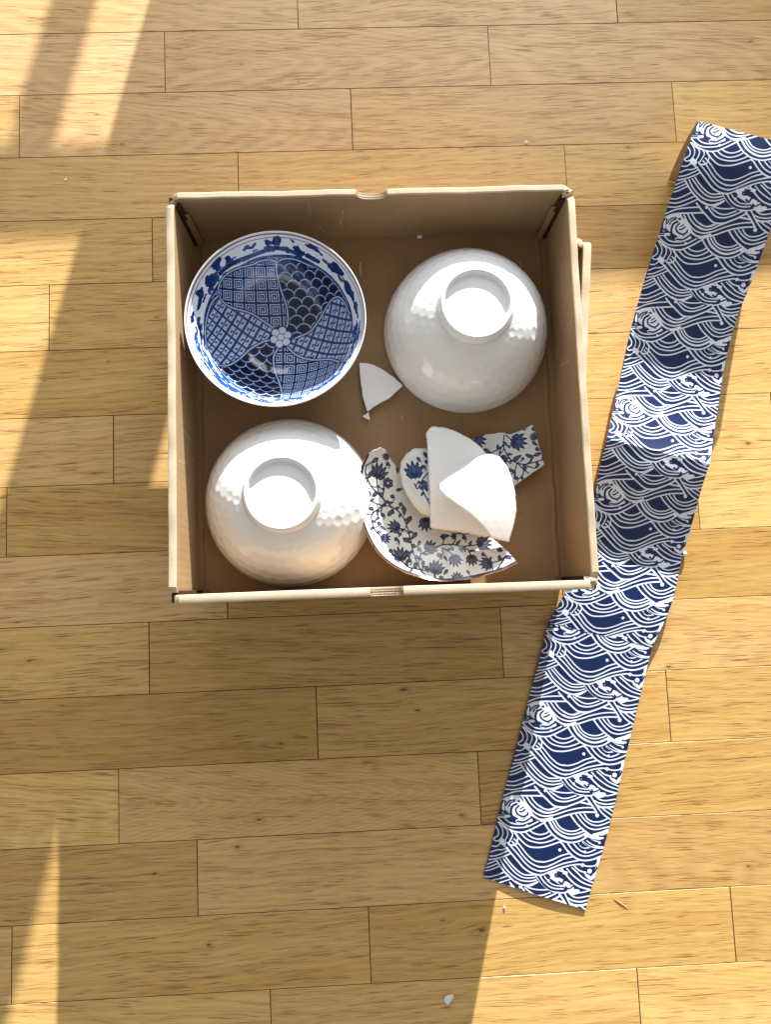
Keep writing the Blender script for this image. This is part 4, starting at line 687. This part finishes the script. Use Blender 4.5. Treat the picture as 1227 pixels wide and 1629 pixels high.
# ---------------------------------------------------------------- shards: curved shells cut along the traced outline
def shell(name, outline, zf, thick, mats, nsub=9, uvbox=None, rim_mask=None, jag=.0, seed=0, chamfer=0.0, hexa=0.0, dense=5):
    """mats: (top, broken side, underside)"""
    rnd = random.Random(seed); p0 = pairs(outline); P = []
    for i in range(len(p0)):
        a, b = p0[i], p0[(i + 1) % len(p0)]
        for t in range(dense):
            q = a + (b - a) * t / dense; P.append(q + (np.array((rnd.uniform(-jag, jag), rnd.uniform(-jag, jag))) if (t and jag) else 0))
    P = np.array(P); c = P.mean(axis=0); N = len(P); ring = [1 - (i / nsub) ** 1.0 for i in range(nsub)]
    v = []; f = []; fm = []; uv = []
    def put(x, y, z): v.append((x, y, z)); return len(v) - 1
    top = []
    for t in ring:
        row = []
        for i in range(N):
            q = c + (P[i] - c) * t
            if chamfer and t == 1.0: q = c + (P[i] - c) * (1 - chamfer)
            elif chamfer: q = c + (P[i] - c) * t * (1 - chamfer)
            z = zf(q[0], q[1])
            if hexa:
                w_, cu, cw = dimple(q[0] / .0085, q[1] / .0085 + .3); z -= hexa * (1 - w_ * w_)
            row.append(put(q[0], q[1], z))
        top.append(row)
    cen = put(c[0], c[1], zf(*c))
    for a, b in zip(top[:-1], top[1:]):
        for i in range(N): f.append((a[i], a[(i + 1) % N], b[(i + 1) % N], b[i])); fm.append(0)
    for i in range(N): f.append((top[-1][i], top[-1][(i + 1) % N], cen)); fm.append(0)
    # broken side: two bands, slightly bevelled at the top
    s1 = [put(*(P[i] + (P[i] - c) * (.004 if not chamfer else 0)), zf(*P[i]) - (.0006 if not chamfer else thick * (.55 if chamfer > .1 else .35 + .15 * rnd.random()))) for i in range(N)]
    s2 = [put(*(P[i] - (P[i] - c) * .004), zf(*P[i]) - thick) for i in range(N)]
    for a, b in ((top[0], s1), (s1, s2)):
        for i in range(N): f.append((a[(i + 1) % N], a[i], b[i], b[(i + 1) % N])); fm.append(1 if not (rim_mask and rim_mask(P[i])) else 3)
    cb = put(c[0], c[1], zf(*c) - thick)
    m2 = [put(*(c + (P[i] - c) * .5), zf(*(c + (P[i] - c) * .5)) - thick) for i in range(N)]
    for i in range(N):
        f.append((s2[(i + 1) % N], s2[i], m2[i], m2[(i + 1) % N])); fm.append(2)
        f.append((m2[(i + 1) % N], m2[i], cb)); fm.append(2)
    # orientation: outline may run either way
    area = sum(P[i][0] * P[(i + 1) % N][1] - P[(i + 1) % N][0] * P[i][1] for i in range(N))
    if area < 0: f = [tuple(reversed(q)) for q in f]
    zlow = min(q[2] for q in v); org = Vector((c[0], c[1], zlow))
    me = mesh(name, [Vector(q) - org for q in v], f, list(mats), True, fm)
    me.set_sharp_from_angle(angle=math.radians(42))
    if uvbox:
        u = me.uv_layers.new(name="print"); x0, y0, x1, y1 = uvbox
        for lp in me.loops:
            q = v[lp.vertex_index]; u.data[lp.index].uv = ((q[0] - x0) / (x1 - x0), (q[1] - y0) / (y1 - y0))
    o = link(name, me); o.location = org
    return o
def cap(xc, yc, z0, a, b, R): return lambda x, y: z0 + a * (x - xc) + b * (y - yc) - ((x - xc) ** 2 + (y - yc) ** 2) / (2 * R)
cA = pairs(SHA).mean(axis=0); cB = pairs(SHB).mean(axis=0)
GR = "porcelain shards heaped in the lower right of the box"
o = shell("porcelain_shard", SHE, lambda x, y: ZI + .0045 + .026 * (math.hypot(x - PCx, y - PCy) / .0724) ** 2.3, .0038, (M_FE, M_BISQ, M_PORC, M_BROWN), 12, BX_E,
          rim_mask=lambda p: np.hypot(RIM[:, 0] - p[0], RIM[:, 1] - p[1]).min() < .006, jag=.0003, seed=1)
tag(o, "largest floral dish shard, lower left of the heap, with a curved brown rim", "shard", GR)
o = shell("porcelain_shard", SHD, lambda x, y: ZI + .0085 + .10 * max(0, x - .135) + .06 * (y - .105), .0042, (M_FD, M_BISQ, M_PORC, M_BROWN), 8, BX_D, jag=.0004, seed=2,
          rim_mask=None)
tag(o, "four-sided floral rim shard sticking out right of the white shards", "shard", GR)
cC = pairs(SHC).mean(axis=0)
o = shell("porcelain_shard", SHC, lambda x, y: ZI + .0245 - .25 * (x - cC[0]) - .15 * (y - cC[1]) - 3.0 * (y - cC[1]) ** 2, .011, (M_FC, M_BISQ, M_BISQ, M_BISQ), 8, BX_C, jag=.0002, seed=3, chamfer=.16)
tag(o, "thick-edged floral base shard between the big dish shard and the white shards", "shard", GR)
o = shell("porcelain_shard", SHA, cap(cA[0], cA[1], .0995, .00, .05, .16), .0050, (M_PORC, M_BISQ, M_PORC, M_BISQ), 22, None, jag=.0002, seed=4, hexa=.00006, dense=6, chamfer=.03)
tag(o, "white faceted shard lying under the top shard of the heap", "shard", GR)
o = shell("porcelain_shard", SHB, cap(cB[0], cB[1] + .004, .1150, -.02, .02, .20), .0052, (M_PORC, M_BISQ, M_PORC, M_BISQ), 22, None, jag=.0002, seed=5, hexa=.00007, dense=6, chamfer=.035)
tag(o, "topmost white faceted shard of the heap, petal shaped", "shard", GR)
c1 = pairs(SH1).mean(axis=0)
o = shell("porcelain_shard", SH1, lambda x, y: ZI + .0042 + 3.0 * ((x - c1[0]) ** 2 + (y - c1[1]) ** 2), .0036, (M_PORC, M_BISQ, M_PORC, M_BISQ), 10, None, jag=.0003, seed=6)
tag(o, "plain white three-cornered shard on the box base touching the right white bowl", "shard")
o = shell("porcelain_chip", SH1B, lambda x, y: ZI + .0032, .003, (M_PORC, M_BISQ, M_PORC, M_BISQ), 3, None, jag=.0002, seed=7, dense=3)
tag(o, "tiny white chip at the lower tip of the three-cornered shard", "chip")

# ---------------------------------------------------------------- crumbs
def chip(loc, s, seed, label, flat=.45, name="porcelain_chip", mat=None):
    rnd = random.Random(seed); bm = bmesh.new(); bmesh.ops.create_icosphere(bm, subdivisions=2, radius=.5)
    dirs = [Vector((rnd.uniform(-1, 1), rnd.uniform(-1, 1), rnd.uniform(-.6, 1))).normalized() for _ in range(7)]
    for v in bm.verts:
        q = v.co.copy()
        for d in dirs:
            h = q.dot(d)
            if h > .33: q -= d * (h - .33)
        v.co = Vector((q.x * 1.25, q.y * .85, q.z * flat)) * s
    zl = min(v.co.z for v in bm.verts)
    for v in bm.verts: v.co.z -= zl
    me = from_bm(name, bm, [mat or M_CHIP], False); o = link(name, me); o.location = loc; o.rotation_euler = (0, 0, rnd.uniform(0, 3) if seed != 1 else .55)
    return tag(o, label, "chip")
LB = ["largest white porcelain chip lying on the shaded boards at the bottom", "grey chip on the boards above the box", "white crumb on the boards left of the box, upper left",
      "small white chip on the sunlit boards below the lower end of the paper band", None, "white chip on the box base beside its left wall", "flat white chip on the box base at the foot of the far wall", "tiny white crumb on the shaded boards left of the box"]
for i, (x, y, z, s) in enumerate(CRUMBS[:8]):
    if i == 4: continue
    chip((x, y, z + .0002), s * (1.25 if i == 0 else 1.0), i + 1, LB[i], .4)
x, y, z, s = CRUMBS[4]
bm = bmesh.new(); bmesh.ops.create_uvsphere(bm, u_segments=24, v_segments=14, radius=.0030)
for v in bm.verts: v.co = Vector((v.co.x * 1.08, v.co.y, v.co.z * .95)) * (1 + .03 * math.sin(v.co.x * 1900 + v.co.y * 1300))
bd = link("bead", from_bm("bead", bm, [M_PORC], True)); bd.location = (x, y, .0029); tag(bd, "small round white bead against the right edge of the paper band", "bead")
# splinter gouged loose from a sunlit board
x, y, z, s = CRUMBS[8]
v = []; n = 9
for i in range(n):
    t = i / (n - 1); w_ = .0008 * math.sin(math.pi * t) + .0001; px, py = (t - .5) * .0155, -(t - .5) * .0115
    v += [(px - .6 * w_, py - .8 * w_, .0001), (px, py, .0004 * math.sin(math.pi * t) + .0002), (px + .6 * w_, py + .8 * w_, .0001)]
f = []
for i in range(n - 1):
    for j in range(2): f.append((3 * i + j, 3 * i + j + 1, 3 * i + 4 + j, 3 * i + 3 + j))
    f.append((3 * i + 2, 3 * i, 3 * i + 3, 3 * i + 5))
sp = link("splinter", mesh("splinter", v, f, [plain("raw_oak_splinter", srgb(176, 134, 74), .6)], False)); sp.location = (x, y, .0002)
tag(sp, "thin wood splinter on the sunlit boards right of the paper band's lower end", "splinter")

# ================================================================ PAPER BAND with wave print
S_ = np.array(STRIP); Lp = np.c_[S_[:, 0:2], S_[:, 4]]; Rp = np.c_[S_[:, 2:4], S_[:, 4]]
CR = [0, 8, 11, 13]                                # creases stay sharp: top fold, ridge, two flat folds
fL = []; fR = []; pan = []
ends = CR + [len(S_) - 1]
for a, b in zip(ends[:-1], ends[1:]):
    l = Lp[a:b + 1]; r = Rp[a:b + 1]
    def sm3(p):
        if len(p) < 3: return np.array([p[0] + (p[1] - p[0]) * t for t in np.linspace(0, 1, 9)])
        o_ = np.c_[smooth(p[:, :2], 6), smooth(np.c_[np.arange(len(p)), p[:, 2]], 6)[:, 1]]; return o_
    l, r = sm3(l), sm3(r)
    if fL: l, r = l[1:], r[1:]
    fL += list(l); fR += list(r)
    pan.append(len(fL) - 1)
fL = np.array(fL); fR = np.array(fR); NS = len(fL); NU = 14
sl = np.concatenate([[0], np.cumsum(np.linalg.norm(np.diff((fL + fR) / 2, axis=0), axis=1))])
joint = pan[2]; v0 = sl[joint] - 0.0165 + 0.012
band = bpy.data.objects.new("paper_band", None); COL.objects.link(band); band.location = (float(fL[-1][0]), float(fL[-1][1]), 0)
tag(band, "long folded paper band with white waves printed on navy blue, lying right of the box", "paper band")
bo = Vector(band.location)
def sheet(i0, i1, shift, dz=0.0):
    v = []; f = []; uv = []; fm = []
    rows = range(i0, i1 + 1)
    for side in (0, 1):
        for i in rows:
            for j in range(NU + 1):
                t = j / NU; p = fL[i] + (fR[i] - fL[i]) * t
                sag = .0030 * math.sin(math.pi * t) * max(0, (i - NS + 9) / 9) + .0010 * math.sin(math.pi * t) * math.sin(i * .35) + .0006 * math.sin(i * .22 + 3 * t)
                v.append(Vector((p[0], p[1], max(.0007, p[2] + sag + .0007) + dz - .00045 * side)) - bo)
                uv.append(((t * .1085 + .002) / WB, (sl[i] - v0 + shift) / PERIOD))
    n = NU + 1; m = len(v) // 2
    for k_ in range(len(rows) - 1):
        for j in range(NU):
            a = k_ * n + j
            f.append((a, a + n, a + n + 1, a + 1)); fm.append(0)
            f.append((m + a, m + a + 1, m + a + n + 1, m + a + n)); fm.append(1)
        for j, s_ in ((0, 1), (NU, -1)):
            a = k_ * n + j; q = (a, m + a, m + a + n, a + n); f.append(q if s_ > 0 else q[::-1]); fm.append(1)
    for k_ in (0, len(rows) - 1):
        for j in range(NU):
            a = k_ * n + j; f.append((a, a + 1, m + a + 1, m + a) if k_ else (a + 1, a, m + a, m + a + 1)); fm.append(1)
    me = mesh("panel", v, f, [M_WAVE, M_KRAFT], True, fm)
    me.set_sharp_from_angle(angle=math.radians(60))
    u = me.uv_layers.new(name="print")
    for lp in me.loops: u.data[lp.index].uv = uv[lp.vertex_index]
    return link("panel", me, band)
st_ = 0
for k_, e in enumerate(pan):
    sheet(st_, e, .046 if k_ < 3 else .0, .0002 if k_ == 2 else 0); st_ = e
# the short panel folded down at the far end, kraft side showing
tl, tr = fL[0], fR[0]; d = (tr - tl); bl_ = np.array((.3500, .4300, .0006)); br_ = bl_ + d * np.array((1, 1, 0))
v = []; f = []
for i in range(7):
    for j in range(9):
        a = tl + (bl_ - tl) * i / 6; b = tr + (br_ - tr) * i / 6; p = a + (b - a) * j / 8; p = p + np.array((0, .004, 0)) * math.sin(math.pi * i / 6)
        v.append(Vector(p) - bo)
for i in range(6):
    for j in range(8): f.append((i * 9 + j, i * 9 + j + 1, (i + 1) * 9 + j + 1, (i + 1) * 9 + j))
o = link("panel", mesh("panel", v, f, [M_KRAFT], True), band); s_ = o.modifiers.new("thick", 'SOLIDIFY'); s_.thickness = .0004
